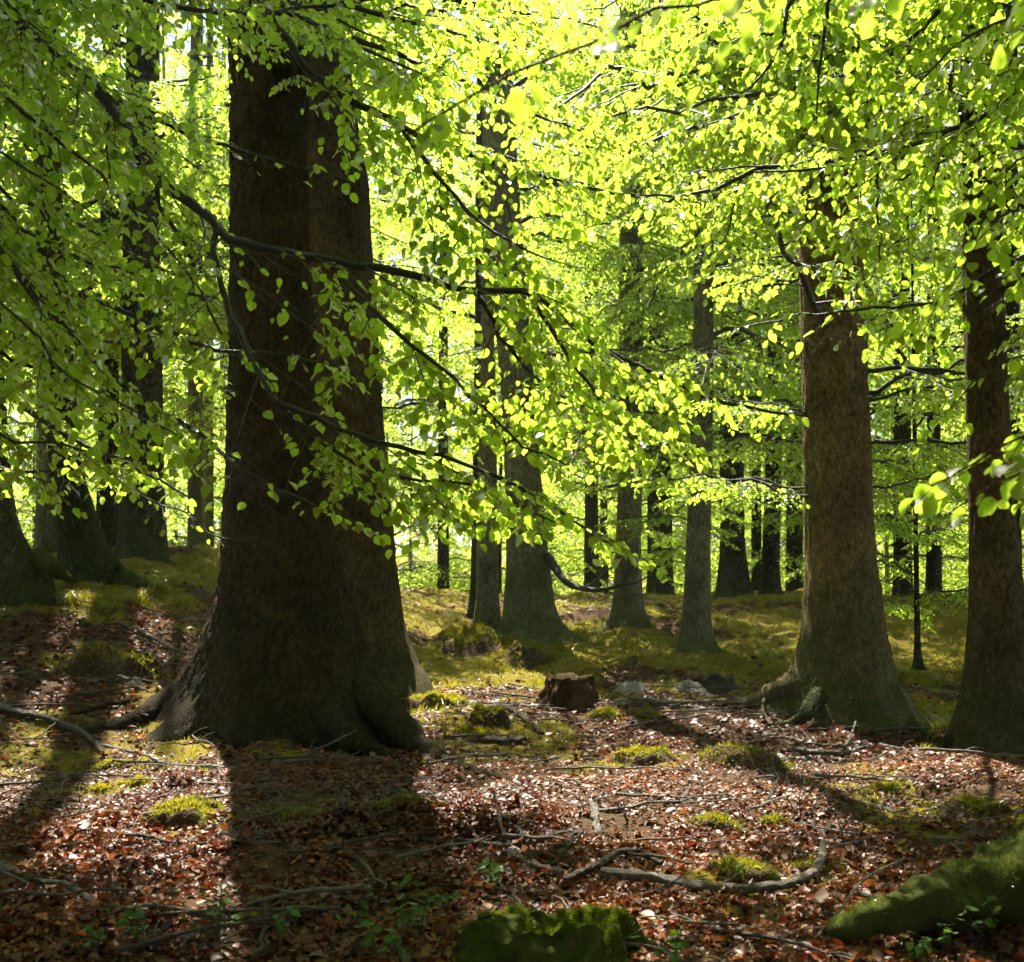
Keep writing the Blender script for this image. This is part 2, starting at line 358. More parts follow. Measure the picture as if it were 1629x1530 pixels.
# ------------------------------------------------------------------ branches with leaves
class Growth:
    def __init__(s): s.wood = Acc(); s.rows = []
def grow(G, pts, r0, level, rng, P):
    """level 2 limb, 1 side branch, 0 leafy twig; P: size, density, droop"""
    pts = np.asarray(pts, float); seg = np.linalg.norm(np.diff(pts, axis=0), axis=1); cum = np.r_[0, np.cumsum(seg)]; L = cum[-1]
    n = len(pts); rad = r0 * (1 - .8 * np.linspace(0, 1, n) ** 1.1) + .0009
    tube(G.wood, pts, rad, ns=(7 if level == 2 else 4 if level == 1 else 3), cap=(level == 2), rough=.18 if level == 2 else 0, seed=int(rng.integers(99)))
    def point(t):
        q = np.array([np.interp(t, cum, pts[:, k]) for k in range(3)]); q2 = np.array([np.interp(min(t + .03, L), cum, pts[:, k]) for k in range(3)])
        q1 = np.array([np.interp(max(t - .03, 0), cum, pts[:, k]) for k in range(3)]); return q, nrm(q2 - q1)
    if level > 0:
        t = P['bare'] * L if level == 2 else .12 * L; side = 1 if rng.random() < .5 else -1
        while t < L * .985:
            q, d = point(t); s = nrm(np.cross(d, [0, 0, 1.0])) * side; f = t / L
            an = R(rng.uniform(38, 68)); up = rng.uniform(-.28, .10) - P['droop'] * .15
            dr = nrm(d * math.cos(an) + s * math.sin(an) + np.array([0, 0, up]))
            if level == 2: ln = (P['side'] * (1 - f) ** .7 + .16) * rng.uniform(.55, 1.15); nl = 1 if ln > .3 else 0
            else: ln = (.20 * (1 - f) + .10) * rng.uniform(.6, 1.3) * P['twig']; nl = 0
            m = 7 if nl else 5; u = np.linspace(0, 1, m)[:, None]
            wob = rng.normal(0, .03 * ln, (m, 3)) * u
            tw = q + dr * ln * u + np.array([0, 0, -1.0]) * (P['droop'] * .30 * ln) * u ** 2 + wob
            grow(G, tw, max(.0011, (rad[0] * .3 if nl else .0014) * (ln if nl else 1)), nl, rng, P)
            t += (P['gap2'] if level == 2 else P['gap1']) * rng.uniform(.7, 1.35); side = -side
    if level < 2:
        k = max(2, int(L / P['leafgap'])) if level == 0 else max(1, int(.3 * L / P['leafgap']))
        ts = (np.arange(k) + .6 + rng.uniform(-.2, .2, k)) / k * L
        if level == 1: ts = L * (.7 + .3 * ts / L)
        keep = rng.random(k) < P['dens']; ts = ts[keep]
        if len(ts) == 0: return
        pos = np.stack([np.interp(ts, cum, pts[:, c]) for c in range(3)], -1)
        d = nrm(pts[-1] - pts[0]); s = nrm(np.cross(d, [0, 0, 1.0]))
        sg = np.where(np.arange(len(ts)) % 2, 1.0, -1.0)[:, None]
        ang = rng.uniform(.5, 1.1, (len(ts), 1)); ang[-1] *= .3
        dirs = d * np.cos(ang) + s * sg * np.sin(ang) + np.array([0, 0, -1.0]) * (rng.gamma(2.2, .32, (len(ts), 1)) * P['hang']) + rng.normal(0, .16, (len(ts), 3))
        dirs = nrm(dirs)
        up = np.array([0, .1, .55]) + SUN * P.get('face', .9) + rng.normal(0, .45, (len(ts), 3)) - d * .2
        sz = P['size'] * rng.uniform(.5, 1.25, (len(ts), 1))
        tint = np.clip(rng.normal(.5, .22, (len(ts), 1)), 0, 1)
        pos = pos + dirs * .006
        G.rows.append(np.hstack([pos, dirs, up, sz, tint]))
P_NEAR = dict(size=.055, dens=.95, droop=.55, bare=.10, side=.62, twig=1.0, gap2=.125, gap1=.088, leafgap=.034, hang=.62)
P_MID = dict(size=.059, dens=.95, droop=.6, bare=.16, side=1.25, twig=1.25, gap2=.18, gap1=.085, leafgap=.036, hang=.62)
P_FAR = dict(size=.088, dens=1.0, droop=.6, bare=.12, side=1.35, twig=1.5, gap2=.20, gap1=.12, leafgap=.05, hang=.6)

def make_proto(kind, seed, L, az):
    rng = np.random.default_rng(seed); G = Growth()
    n = 14; u = np.linspace(0, 1, n)
    yaw = np.cumsum(rng.normal(0, .05, n)); pts = np.zeros((n, 3))
    pts[1:, 0] = np.cumsum(np.cos(yaw[1:])) * L / (n-1); pts[1:, 1] = np.cumsum(np.sin(yaw[1:])) * L / (n-1)
    ca, sa = math.cos(az), math.sin(az); pts[:, 0], pts[:, 1] = pts[:, 0] * ca - pts[:, 1] * sa, pts[:, 0] * sa + pts[:, 1] * ca
    pts[:, 2] = L * (.16 * u - .30 * u ** 2) + np.r_[0, rng.normal(0, .012 * L, n - 1)]
    grow(G, pts, .0088 * L, 2, rng, P_MID if kind == 'mid' else P_FAR)
    f = Acc(); rows = np.vstack(G.rows); add_leaves(f, rows, kind, rng)
    return (G.wood.mesh('branch_' + kind, M['twig']), f.mesh('foliage_' + kind, M['leaf' if kind == 'mid' else 'leaf_far'], smooth=(kind == 'mid')), len(rows), az)
PROTO = {kind: [make_proto(kind, (100 if kind == 'mid' else 200) + k, 2.3 + 1.7 * ((k * 7) % 5) / 4 + (.4 if kind == 'far' else 0), (k + .5) * 2 * math.pi / cnt - math.pi) for k in range(cnt)] for kind, cnt in (('mid', 14), ('far', 10))}
print('leaves per branch', [p[2] for p in PROTO['mid']], [p[2] for p in PROTO['far']])

# places the sun reaches the floor (x, y, radius): limbs are left out along the sun's path to them
GAPS = [(0.2, 13.4, 1.9, 3), (1.9, 11.0, 1.1, 2.5), (0.9, 9.0, 1.1, 3), (.9, 6.8, .7, 4), (-2.3, 7.4, .8, 3), (-3.3, 9.6, .8, 5), (2.4, 9.3, 1.0, 4), (3.4, 8.4, .7, 5), (0.6, 16, 1.2, 5), (-.3, 6.9, .5, 7), (-2.1, 6.2, .7, 3), (1.2, 7.6, 1.1, 2.5), (2.1, 8.2, .8, 2.5), (-2.7, 7.4, .9, 2.5)]
def shades_gap(p, slack=0.0):
    g = p - SUN * (p[2] / SUN[2])
    return any((g[0]-x)**2 + (g[1]-y)**2 < (r + slack)**2 and p[2] > z for x, y, r, z in GAPS)
def cut_for_sun(p):
    """limbs above the frame left out to let sun in, except at left"""
    if p[1] < 6.5 or p[1] > 29: return False
    e = (p[2] - 1.6) / p[1]; px = 814.5 + FPX * p[0] / p[1]
    return e > .55 and px > 330
BRIGHT = [(at(px, py, Yb), rb_) for px, py, Yb, rb_ in ((650,650,5.8,.6), (800,550,6.0,.6), (620,760,5.9,.4), (1000,610,6.2,.6), (900,760,5.7,.5), (850,400,6.1,.6), (1100,640,6.4,.5), (950,300,6.6,.6), (700,820,5.7,.5))]
def shades_spray(p):
    for T, r in BRIGHT:
        v = p - T; t = float(v @ SUN)
        if t > .9 and np.linalg.norm(v - t * SUN) < r * .85: return True
    return False
CLEAR = [(340, 500, 60, 900, 12.0), (1285, 1375, 460, 1130, 11.8), (520, 620, 860, 1080, 13), (540, 600, 280, 480, 13), (1540, 1610, 430, 1150, 10.3)]
def hides_trunk(p):
    px, py, dep = project(p); return any(a < px[0] < b and c < py[0] < d and 0 < p[1] < yd for a, b, c, d, yd in CLEAR)

n_br = 0
def add_branch(tree, base, kind, z, azim, scale, pitch, roll, rng, rad=.2, high=False):
    """one limb with its leaves, copied from the limb kinds above"""
    global n_br
    off = [abs((azim + rng.normal(0, .25) - p[3] + math.pi) % (2 * math.pi) - math.pi) for p in PROTO[kind]]
    wood, leaf, _, az0 = PROTO[kind][int(np.argmin(off))]
    d = np.array([math.cos(azim), math.sin(azim), 0])
    tip = np.array(base) + np.array([0, 0, z])
    probe = [tip + d * L * scale + np.array([0, 0, (.10 + pitch - .07 * L) * L * scale]) for L in (1.2, 2.0, 2.8)]
    if any(shades_gap(p) or (cut_for_sun(p) and not high) or hides_trunk(p) or shades_spray(p) for p in probe): return None
    if kind == 'far' and base[1] < 21:
        qx, qy, qd = project(np.array(probe + [tip + d * 4.5 * scale, tip + d * 4 * scale - np.array([0, 0, 1.5])]))
        if np.any((qd > .3) & (qx > -350) & (qx < 1980) & (qy > -350)): return None
    b = obj('branch', wood, tree, (d[0] * rad * .6, d[1] * rad * .6, z))
    tilt = Matrix.Rotation(pitch, 3, Vector((math.sin(azim), -math.cos(azim), 0))) @ Matrix.Rotation(azim - az0, 3, 'Z'); b.rotation_euler = tilt.to_euler(); b.scale = (scale, scale, scale)
    f = obj('foliage', leaf, b); f['kind'] = 'stuff'; n_br += 1
    return b

# ------------------------------------------------------------------ trunks
def trunk_mesh(name, prof, base, mat, seed, roots=(), nth=96, nz=160, bark=.012, mossh=.8, zbot=-.35, lump=.045):
    """prof rows: z, cx, cy, r in world metres, from the foot upwards; roots: (angle, reach, width, height)"""
    prof = np.array(sorted(prof, key=lambda q: q[0])); z0 = base[2]
    zs = z0 + zbot + (prof[-1, 0] - z0 - zbot) * np.linspace(0, 1, nz) ** 1.7
    f = [np.interp(zs, prof[:, 0], prof[:, k]) for k in (1, 2, 3)]
    ker = np.array([1, 2, 3, 2, 1.]) / 9
    f = [np.r_[q[:2], np.convolve(q, ker, 'valid'), q[-2:]] for q in f]
    th = np.arange(nth) * 2 * math.pi / nth
    rr = f[2][:, None] * np.ones(nth)
    c1, s1 = np.cos(th)[None], np.sin(th)[None]
    rr = rr * (1 + lump * vnoise(c1 * 1.2 + seed, s1 * 1.2, zs[:, None] * .8, seed) + lump * .8 * vnoise(c1 * 3 + seed, s1 * 3, zs[:, None] * 1.6, seed + 1))
    for (an, reach, wd, hh) in roots:
        dth = (th - an + math.pi) % (2 * math.pi) - math.pi
        g = np.exp(-np.maximum(zs - z0, -.05) / hh)
        rr = rr + reach * g[:, None] ** 1.5 * np.exp(-(dth / wd) ** 2)[None]
    k = 1 / .045
    rough = vnoise(c1 * f[2][:, None] * k, s1 * f[2][:, None] * k, zs[:, None] * k * .35, seed + 5) * .6 + vnoise(c1 * f[2][:, None] * k * 2.3, s1 * f[2][:, None] * k * 2.3, zs[:, None] * k, seed + 6) * .4
    rr = rr + bark * rough
    V = np.stack([f[0][:, None] + rr * c1, f[1][:, None] + rr * s1, zs[:, None] * np.ones(nth)], -1).reshape(-1, 3)
    i = np.arange(nz - 1)[:, None] * nth + np.arange(nth)[None]; j = np.arange(nz - 1)[:, None] * nth + (np.arange(nth)[None] + 1) % nth
    tint = np.clip(1.15 - (zs - z0) / mossh, 0, 1)[:, None] * np.ones(nth) if mossh else np.zeros((nz, nth))
    a = Acc(); a.add(V, np.stack([i, j, j + nth, i + nth], -1).reshape(-1, 4), tint.ravel())
    return a.mesh(name, mat, offset=base)
def root_obj(tree, base, pts, r0, mat, seed, r1=.012, tint=.8, sink=.35):
    P = smooth_path(pts, 26); rad = r0 + (r1 - r0) * np.linspace(0, 1, 26) ** .8
    a = Acc(); tube(a, P, rad, 12, rough=.22, seed=seed, tint=tint)
    return obj('root', a.mesh('root', mat, offset=base), tree)
def ground_path(pts, lift=0.0):
    """pixel path laid on the floor"""
    out = []
    for px, py in pts:
        p = on_ground(px, py); out.append(p + np.array([0, 0, lift]))
    return out
def pixel_profile(rows, Yd, top, taper=.55):
    out = []
    for py, l, r in rows:
        A, B = at(l, py, Yd), at(r, py, Yd); out.append([A[2], (A[0]+B[0])/2, Yd, (B[0]-A[0])/2])
    out.sort(key=lambda q: q[0]); t = out[-1]; lean = (out[-1][1] - out[0][1]) / (out[-1][0] - out[0][0])
    out.append([top, t[1] + lean * .3 * (top - t[0]), Yd, t[3] * taper]); return out
def foot(prof): 
    z, x, y, r = prof[0]; return np.array([x, y, float(H(x, y, False))])

rng = np.random.default_rng(7)
def tree_px(rows, Yd, top, mat, label, seed, roots=(), moss=.8, nth=40, nz=70, group=None, bark=.008, zfoot=None):
    prof = pixel_profile(rows, Yd, top); b = foot(prof)
    t = empty('beech_tree', b); tag(t, label, 'tree', group)
    obj('trunk', trunk_mesh('trunk', prof, b, M[mat], seed, roots, nth, nz, bark, moss), t)
    return t, b, prof
def dress(t, b, prof, kind, n, z0, z1, az0, az1, sc0, sc1, rng, pitch=(-.15, .25), high=False):
    """limbs up the trunk between heights z0 and z1 above the floor"""
    k = 0; PA = np.array(prof)
    for q in range(n):
        z = z0 + (z1 - z0) * (q + rng.random()) / n
        cx, cy, r = [np.interp(b[2] + z, PA[:, 0], PA[:, c]) for c in (1, 2, 3)]
        base = np.array([cx, cy, b[2]])
        az = rng.uniform(az0, az1); br = add_branch(t, base, kind, z, az, rng.uniform(sc0, sc1), rng.uniform(*pitch), rng.normal(0, .25), rng, r, high)
        if br is not None:
            br.location.x += cx - b[0]; br.location.y += cy - b[1]; k += 1
    return k

# --- the great beech and the one behind it
A_rows = [(0,366,487),(300,366,490),(600,365,500),(750,363,516),(850,357,532),(930,346,553),(1000,328,577),(1060,316,590),(1110,308,602),(1160,300,612)]
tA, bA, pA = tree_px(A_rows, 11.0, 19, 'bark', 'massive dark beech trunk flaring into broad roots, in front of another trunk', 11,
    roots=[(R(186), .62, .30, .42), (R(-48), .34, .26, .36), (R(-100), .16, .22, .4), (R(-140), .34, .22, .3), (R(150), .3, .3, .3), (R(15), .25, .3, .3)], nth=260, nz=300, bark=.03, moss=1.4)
root_obj(tA, bA, [at(345,1085,10.9), at(262,1124,10.8)] + ground_path([(195,1152),(128,1166),(70,1166)], -.01), .21, M['bark'], 3)
root_obj(tA, bA, [at(310,1098,11.4), at(255,1108,11.6)] + ground_path([(205,1118),(150,1128),(110,1138)], .0), .10, M['bark'], 4)
root_obj(tA, bA, [at(560,1095,10.7), at(625,1150,10.25)] + ground_path([(678,1196),(735,1222),(800,1238),(860,1248)], -.01), .20, M['bark'], 5, tint=.9)
root_obj(tA, bA, [at(520,1140,10.2), at(560,1180,9.9)] + ground_path([(610,1200),(650,1212)], .0), .13, M['bark'], 6)
dress(tA, bA, pA, 'mid', 5, 3.9, 9, R(-185), R(-140), .8, 1.25, rng)
dress(tA, bA, pA, 'mid', 7, 3.6, 8.5, R(-45), R(25), .8, 1.25, rng)
dress(tA, bA, pA, 'mid', 12, 5.3, 6.4, R(-155), R(-30), .72, .92, rng, (-.05, .1), True)  # front limbs added to throw shade on the near floor
dress(tA, bA, pA, 'mid', 3, 6.0, 7.6, R(-10), R(40), 1.2, 1.6, rng, (.05, .25), True)
B_rows = [(0,425,545),(150,440,562),(300,462,588),(500,475,602),(700,485,612),(900,492,628),(1000,488,642),(1050,480,660),(1085,468,684)]
tB, bB, pB = tree_px(B_rows, 13.2, 18, 'bark_brown', 'warm brown beech trunk half hidden behind the massive trunk', 12, roots=[(R(-35), .25, .35, .25), (R(-80), .2, .4, .25)], nth=140, nz=180, bark=.014, moss=.7)
root_obj(tB, bB, [at(640,1060,12.8)] + ground_path([(665,1085),(690,1096),(705,1100)], 0), .12, M['deadwood_dark'], 8)
dress(tB, bB, pB, 'mid', 12, 4.0, 9, R(-80), R(80), .8, 1.3, rng)
dress(tB, bB, pB, 'mid', 12, 4.2, 8.2, R(-50), R(35), 1.3, 1.6, rng)
dress(tB, bB, pB, 'mid', 4, 6.6, 8.6, R(-50), R(20), 1.2, 1.6, rng, (.0, .2), True)
# --- two beeches on the right
C_rows = [(0,1264,1346),(300,1271,1366),(600,1277,1380),(800,1282,1386),(900,1284,1394),(980,1280,1404),(1040,1268,1414),(1090,1252,1424),(1140,1236,1440)]
tC, bC, pC = tree_px(C_rows, 12.0, 18, 'bark_warm', 'straight brown beech trunk with cracked bark and a long pale root running left', 13,
    roots=[(R(180), .30, .28, .28), (R(-25), .28, .3, .3), (R(-120), .18, .3, .22), (R(-70), .12, .3, .3)], nth=180, nz=220, bark=.016, moss=1.4)
root_obj(tC, bC, [at(1320,1070,12.0), at(1250,1096,11.95)] + ground_path([(1190,1118),(1140,1119),(1080,1117),(1015,1112)], .0), .17, M['bark_warm'], 9, tint=.4)
root_obj(tC, bC, [at(1300,1110,11.5), at(1275,1142,11.2)] + ground_path([(1240,1155),(1212,1150)], .01), .10, M['bark_dark'], 10)
root_obj(tC, bC, [at(1420,1110,11.9), at(1450,1150,11.6)] + ground_path([(1480,1174),(1510,1182)], .0), .12, M['bark_dark'], 11)
dress(tC, bC, pC, 'mid', 17, 3.2, 9, R(-215), R(35), .75, 1.25, rng)
D_rows = [(0,1527,1583),(300,1532,1590),(600,1537,1601),(800,1541,1613),(950,1542,1628),(1060,1536,1642),(1120,1526,1652),(1190,1506,1668)]
tD, bD, pD = tree_px(D_rows, 10.4, 17, 'bark_brown', 'slimmer dark beech trunk with mossy foot cut by the right edge', 14,
    roots=[(R(200), .22, .35, .25), (R(-100), .14, .4, .25), (R(-20), .2, .4, .25)], nth=150, nz=200, bark=.012, moss=.8)
root_obj(tD, bD, [at(1540,1150,10.35), at(1505,1183,10.2)] + ground_path([(1470,1200),(1438,1206)], -.005), .075, M['bark'], 12, tint=.3)
dress(tC, bC, pC, 'mid', 12, 3.8, 8, R(150), R(215), 1.3, 1.6, rng)
for Yq in (0, 1): dress(tC, bC, pC, 'mid', 6, 1.9, 3.4, R(-25) if Yq else R(150), R(45) if Yq else R(200), .55, .8, rng, (.0, .3))
dress(tD, bD, pD, 'mid', 10, 3.2, 9, R(-215), R(-20), .65, 1.15, rng)

dress(tC, bC, pC, 'mid', 7, 5.6, 6.6, R(-140), R(-60), .8, 1.0, rng, (-.05, .1), True)  # extra limbs put here to shade the foreground floor
dress(tD, bD, pD, 'mid', 9, 4.9, 6.8, R(-180), R(-85), 1.0, 1.3, rng, (-.05, .1), True)  # limbs added for shade over the bottom right floor
# --- left bank
E_rows = [(0,-90,-20),(500,-75,-2),(740,-70,12),(800,-72,18),(850,-80,30),(890,-95,52),(915,-110,78)]
tE, bE, pE = tree_px(E_rows, 13.5, 15, 'bark_dark', 'beech at the left edge, only its flaring foot showing', 15, roots=[(R(-20), .3, .35, .25)], nth=60, nz=90, moss=1.2)
root_obj(tE, bE, [at(60,885,13.3), at(90,908,13.2)] + ground_path([(120,925),(150,930)], 0), .10, M['mossy'], 13)
F_rows = [(300,55,95),(600,72,118),(750,80,130),(800,86,146),(850,92,162),(890,96,182),(915,92,196)]
tF, bF, pF = tree_px(F_rows, 15.0, 14, 'bark_dark', 'leaning rough-barked mossy trunk on the crest of the left bank', 16, roots=[(R(-10), .35, .3, .2), (R(-110), .2, .4, .2)], nth=110, nz=140, bark=.03, moss=2.0)
root_obj(tF, bF, [at(180,893,14.7)] + ground_path([(200,915),(225,925)], 0), .07, M['bark_dark'], 14)
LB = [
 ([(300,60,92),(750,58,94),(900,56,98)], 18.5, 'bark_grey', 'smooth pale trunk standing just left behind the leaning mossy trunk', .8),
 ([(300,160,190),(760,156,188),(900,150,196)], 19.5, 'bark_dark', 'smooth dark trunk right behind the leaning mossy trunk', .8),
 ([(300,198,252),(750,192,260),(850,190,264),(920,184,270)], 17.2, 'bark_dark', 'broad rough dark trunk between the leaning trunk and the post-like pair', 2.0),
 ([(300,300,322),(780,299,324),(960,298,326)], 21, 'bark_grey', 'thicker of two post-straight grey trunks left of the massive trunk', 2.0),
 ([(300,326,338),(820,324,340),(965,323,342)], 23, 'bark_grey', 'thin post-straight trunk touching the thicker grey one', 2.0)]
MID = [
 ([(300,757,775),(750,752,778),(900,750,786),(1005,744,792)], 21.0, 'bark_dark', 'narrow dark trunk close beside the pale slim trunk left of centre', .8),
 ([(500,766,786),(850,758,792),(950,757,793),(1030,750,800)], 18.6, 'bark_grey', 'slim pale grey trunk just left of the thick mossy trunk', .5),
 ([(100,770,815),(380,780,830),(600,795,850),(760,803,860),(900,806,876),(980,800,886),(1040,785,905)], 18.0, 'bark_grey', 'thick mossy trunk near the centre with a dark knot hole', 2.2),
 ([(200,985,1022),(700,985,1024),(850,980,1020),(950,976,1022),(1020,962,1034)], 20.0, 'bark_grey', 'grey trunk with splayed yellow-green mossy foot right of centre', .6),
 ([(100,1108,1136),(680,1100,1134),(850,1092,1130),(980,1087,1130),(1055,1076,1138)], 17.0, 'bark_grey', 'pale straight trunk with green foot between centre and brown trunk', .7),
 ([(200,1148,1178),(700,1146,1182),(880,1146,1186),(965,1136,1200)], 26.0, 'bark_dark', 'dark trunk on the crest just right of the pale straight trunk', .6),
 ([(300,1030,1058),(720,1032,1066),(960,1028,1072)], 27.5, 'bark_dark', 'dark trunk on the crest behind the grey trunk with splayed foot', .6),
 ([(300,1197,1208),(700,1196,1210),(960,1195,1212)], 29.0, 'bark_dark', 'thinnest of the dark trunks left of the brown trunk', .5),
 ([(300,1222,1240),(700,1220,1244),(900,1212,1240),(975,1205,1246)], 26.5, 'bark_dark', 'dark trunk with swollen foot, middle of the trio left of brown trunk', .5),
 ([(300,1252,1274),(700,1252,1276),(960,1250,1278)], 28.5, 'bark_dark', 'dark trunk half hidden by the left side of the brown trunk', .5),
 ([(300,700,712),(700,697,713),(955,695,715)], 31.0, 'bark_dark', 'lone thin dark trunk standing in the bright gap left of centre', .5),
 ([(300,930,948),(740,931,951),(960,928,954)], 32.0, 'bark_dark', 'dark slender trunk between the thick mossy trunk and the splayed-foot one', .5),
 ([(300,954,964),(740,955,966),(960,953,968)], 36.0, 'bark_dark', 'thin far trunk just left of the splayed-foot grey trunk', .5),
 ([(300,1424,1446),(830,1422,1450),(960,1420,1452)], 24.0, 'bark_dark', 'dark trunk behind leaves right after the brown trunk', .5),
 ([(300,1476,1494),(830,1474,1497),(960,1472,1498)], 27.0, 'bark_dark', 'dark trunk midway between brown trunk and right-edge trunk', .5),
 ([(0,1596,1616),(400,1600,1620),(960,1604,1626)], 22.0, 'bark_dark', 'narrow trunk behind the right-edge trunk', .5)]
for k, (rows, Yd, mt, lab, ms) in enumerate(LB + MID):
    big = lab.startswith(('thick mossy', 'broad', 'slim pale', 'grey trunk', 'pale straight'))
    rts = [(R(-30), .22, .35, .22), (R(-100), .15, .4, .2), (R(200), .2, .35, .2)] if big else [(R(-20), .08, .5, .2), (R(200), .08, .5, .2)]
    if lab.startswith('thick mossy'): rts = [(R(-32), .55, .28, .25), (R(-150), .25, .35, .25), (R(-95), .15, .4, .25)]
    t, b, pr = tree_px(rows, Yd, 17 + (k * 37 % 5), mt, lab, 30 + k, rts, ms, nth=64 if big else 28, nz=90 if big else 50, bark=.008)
    dress(t, b, pr, 'mid' if Yd < 22 else 'far', 14 if Yd < 22 else 22, 3.0 if Yd < 22 else 2.6, 8.5 if k < 5 else 11 if Yd < 22 else 15.5, R(-180), R(180), .85, 1.35, rng)
    if lab.startswith(('grey trunk', 'pale straight', 'thick mossy', 'slim pale', 'narrow dark')): dress(t, b, pr, 'mid', 26, 3.4, 10.5, R(-170), R(-10), .85, 1.3, rng)
    if lab.startswith(('grey trunk', 'pale straight', 'dark trunk behind', 'dark trunk midway', 'narrow trunk')): dress(t, b, pr, 'mid', 7, 1.3, 3.2, R(-180), R(180), .5, .8, rng, (.0, .3))
    if k < 5: dress(t, b, pr, 'mid', 12, 2.6, 8.0, R(-170), R(-10), .7, 1.1, rng)
    if lab.startswith('thick mossy'):
        a = Acc()
        Pk = smooth_path([at(872,885,17.8), at(900,925,17.3), at(940,938,16.9), at(985,930,16.6), at(1012,890,16.5)], 18)
        tube(a, Pk, np.linspace(.07, .012, 18), 7, rough=.25, seed=4)
        for st, en in ((8, at(965,905,16.6)), (11, at(1030,945,16.4)), (13, at(1050,905,16.3))):
            Pq = smooth_path([Pk[st], (Pk[st] + en) / 2 + [0, 0, -.05], en], 8); tube(a, Pq, np.linspace(.018, .005, 8), 5)
        obj('branch', a.mesh('dead_limb', M['twig'], offset=b), t)['label'] = 'bare black hooked limb with forked twigs'

# --- background wood: further beeches past the crest, bearing leaves nearly to the ground
def plain_tree(x, y, r, h, mt, seed, label, group, kind, n, z0, z1, sc, rng, az=(-math.pi, math.pi), moss=.6):
    b = np.array([x, y, float(H(x, y, False))]); ln = rng.normal(0, .015, 2)
    prof = [[b[2] + z, x + ln[0] * z, y + ln[1] * z, r * k] for z, k in ((-.3, 1.5), (.25, 1.25), (1, 1.0), (h * .5, .8), (h, .25))]
    t = empty('beech_tree', b); tag(t, label, 'tree', group)
    obj('trunk', trunk_mesh('trunk', prof, b, M[mt], seed, [(R(200), .12, .5, .2), (R(-30), .12, .5, .2)], 22, 34, .006, moss), t)
    dress(t, b, prof, kind, n, z0, z1, az[0], az[1], sc * .8, sc * 1.2, rng)
    return t
rb = np.random.default_rng(21); k = 0
WOOD = ((30, 37, 13, 'low', 5.0, 1.0, 15), (37, 43, 9, 'low', 7, 1.15, 18), (54, 62, 11, 'tall', 24, 1.8, 24), (64, 74, 12, 'tall', 32, 2.0, 32))
for y0, y1, cnt, sort, ht, sc, nb in WOOD:
    for q in range(cnt):
        y = rb.uniform(y0, y1); x = ((q + rb.uniform(.15, .85)) / cnt - .5) * (y * .95 + 4); low = sort == 'low'
        plain_tree(x, y, rb.uniform(.035, .07) if low else rb.uniform(.15, .26), ht * rb.uniform(1.05, 1.25), 'bark_dark' if rb.random() < .6 else 'bark_grey', 300 + k,
                   'young leafy beech of the sunlit thicket just past the crest' if low else 'tall leafy beech of the far wood behind the thicket',
                   'young beeches past the crest' if low else 'tall beeches of the far wood', 'far', nb, .3 if low else 1.5, ht * rb.uniform(.8, 1.1), sc, rb)
        k += 1
# --- unseen trees added round the viewer so their crowns block sky light
for q, (x, y, r) in enumerate(((-8.5, 9, .4), (-11, 17, .4), (9.0, 13, .4), (8, 6, .35), (-6, 1, .4), (5.5, -1, .4), (-1.5, -5, .45), (-9, -4, .4), (9, -6, .4), (2.5,-10,.4), (12, 20, .4), (-15,25,.4), (-3.5,-3,.35), (3.2,-4.5,.35), (6.8,2.5,.35), (.5,-7,.35))):
    plain_tree(x, y, r, 18, 'bark', 500 + q, 'unseen beech outside the picture, added to shade the wood', 'beeches round the viewer', 'far', 24, 3.5, 16, 1.6, rb)

plain_tree(4.95, 15.2, .032, 6.5, 'bark_dark', 610, 'slender young beech with low sprays between the two right-hand trunks', None, 'mid', 20, .7, 4.8, .62, rb)
# --- far-off wood closing the view
a = Acc(); rf = np.random.default_rng(5); n = 60000
yy = rf.uniform(70, 125, n); xx = rf.uniform(-.62, .62, n) * yy; top = 34 + 6 * vnoise(xx * .12, yy * .12, seed=77)
zz = H(xx, yy, False) + top * rf.random(n) ** .8
cl = np.stack([xx, yy, zz], -1); rows = np.hstack([cl, rf.normal(0, 1, (n, 3)) - [0, 0, .6], rf.normal(0, 1, (n, 3)), rf.uniform(.3, .75, (n, 1)), rf.random((n, 1))])
add_leaves(a, rows, 'far', rf)
tag(obj('distant_wood', a.mesh('distant_wood', M['leaf_far'], smooth=False)), 'mass of sunlit leaves of the distant wood', None, None, 'stuff')

# ------------------------------------------------------------------ the two beeches beside the viewer, with the branches that hang into view
def side_tree(x, y, r, label, seed, roots):
    b = np.array([x, y, float(H(x, y, False))])
    prof = [[b[2] + z, x, y, r * k] for z, k in ((-.4, 1.9), (.1, 1.6), (.6, 1.2), (1.5, 1.0), (6, .85), (16, .35))]
    t = empty('beech_tree', b); tag(t, label, 'tree')
    obj('trunk', trunk_mesh('trunk', prof, b, M['bark'], seed, roots, 120, 120, .012, 1.0), t)
    return t, b
tL, bL = side_tree(-3.5, 6.2, .34, 'beech just outside the left edge, only its drooping branches in view', 61, [(R(-60), .3, .4, .3), (R(100), .3, .4, .3)])
tR, bR = side_tree(3.55, 5.9, .36, 'beech just outside the right edge, its mossy root and leafy twigs in view', 62, [(R(185), .55, .30, .32), (R(-90), .3, .4, .3)])

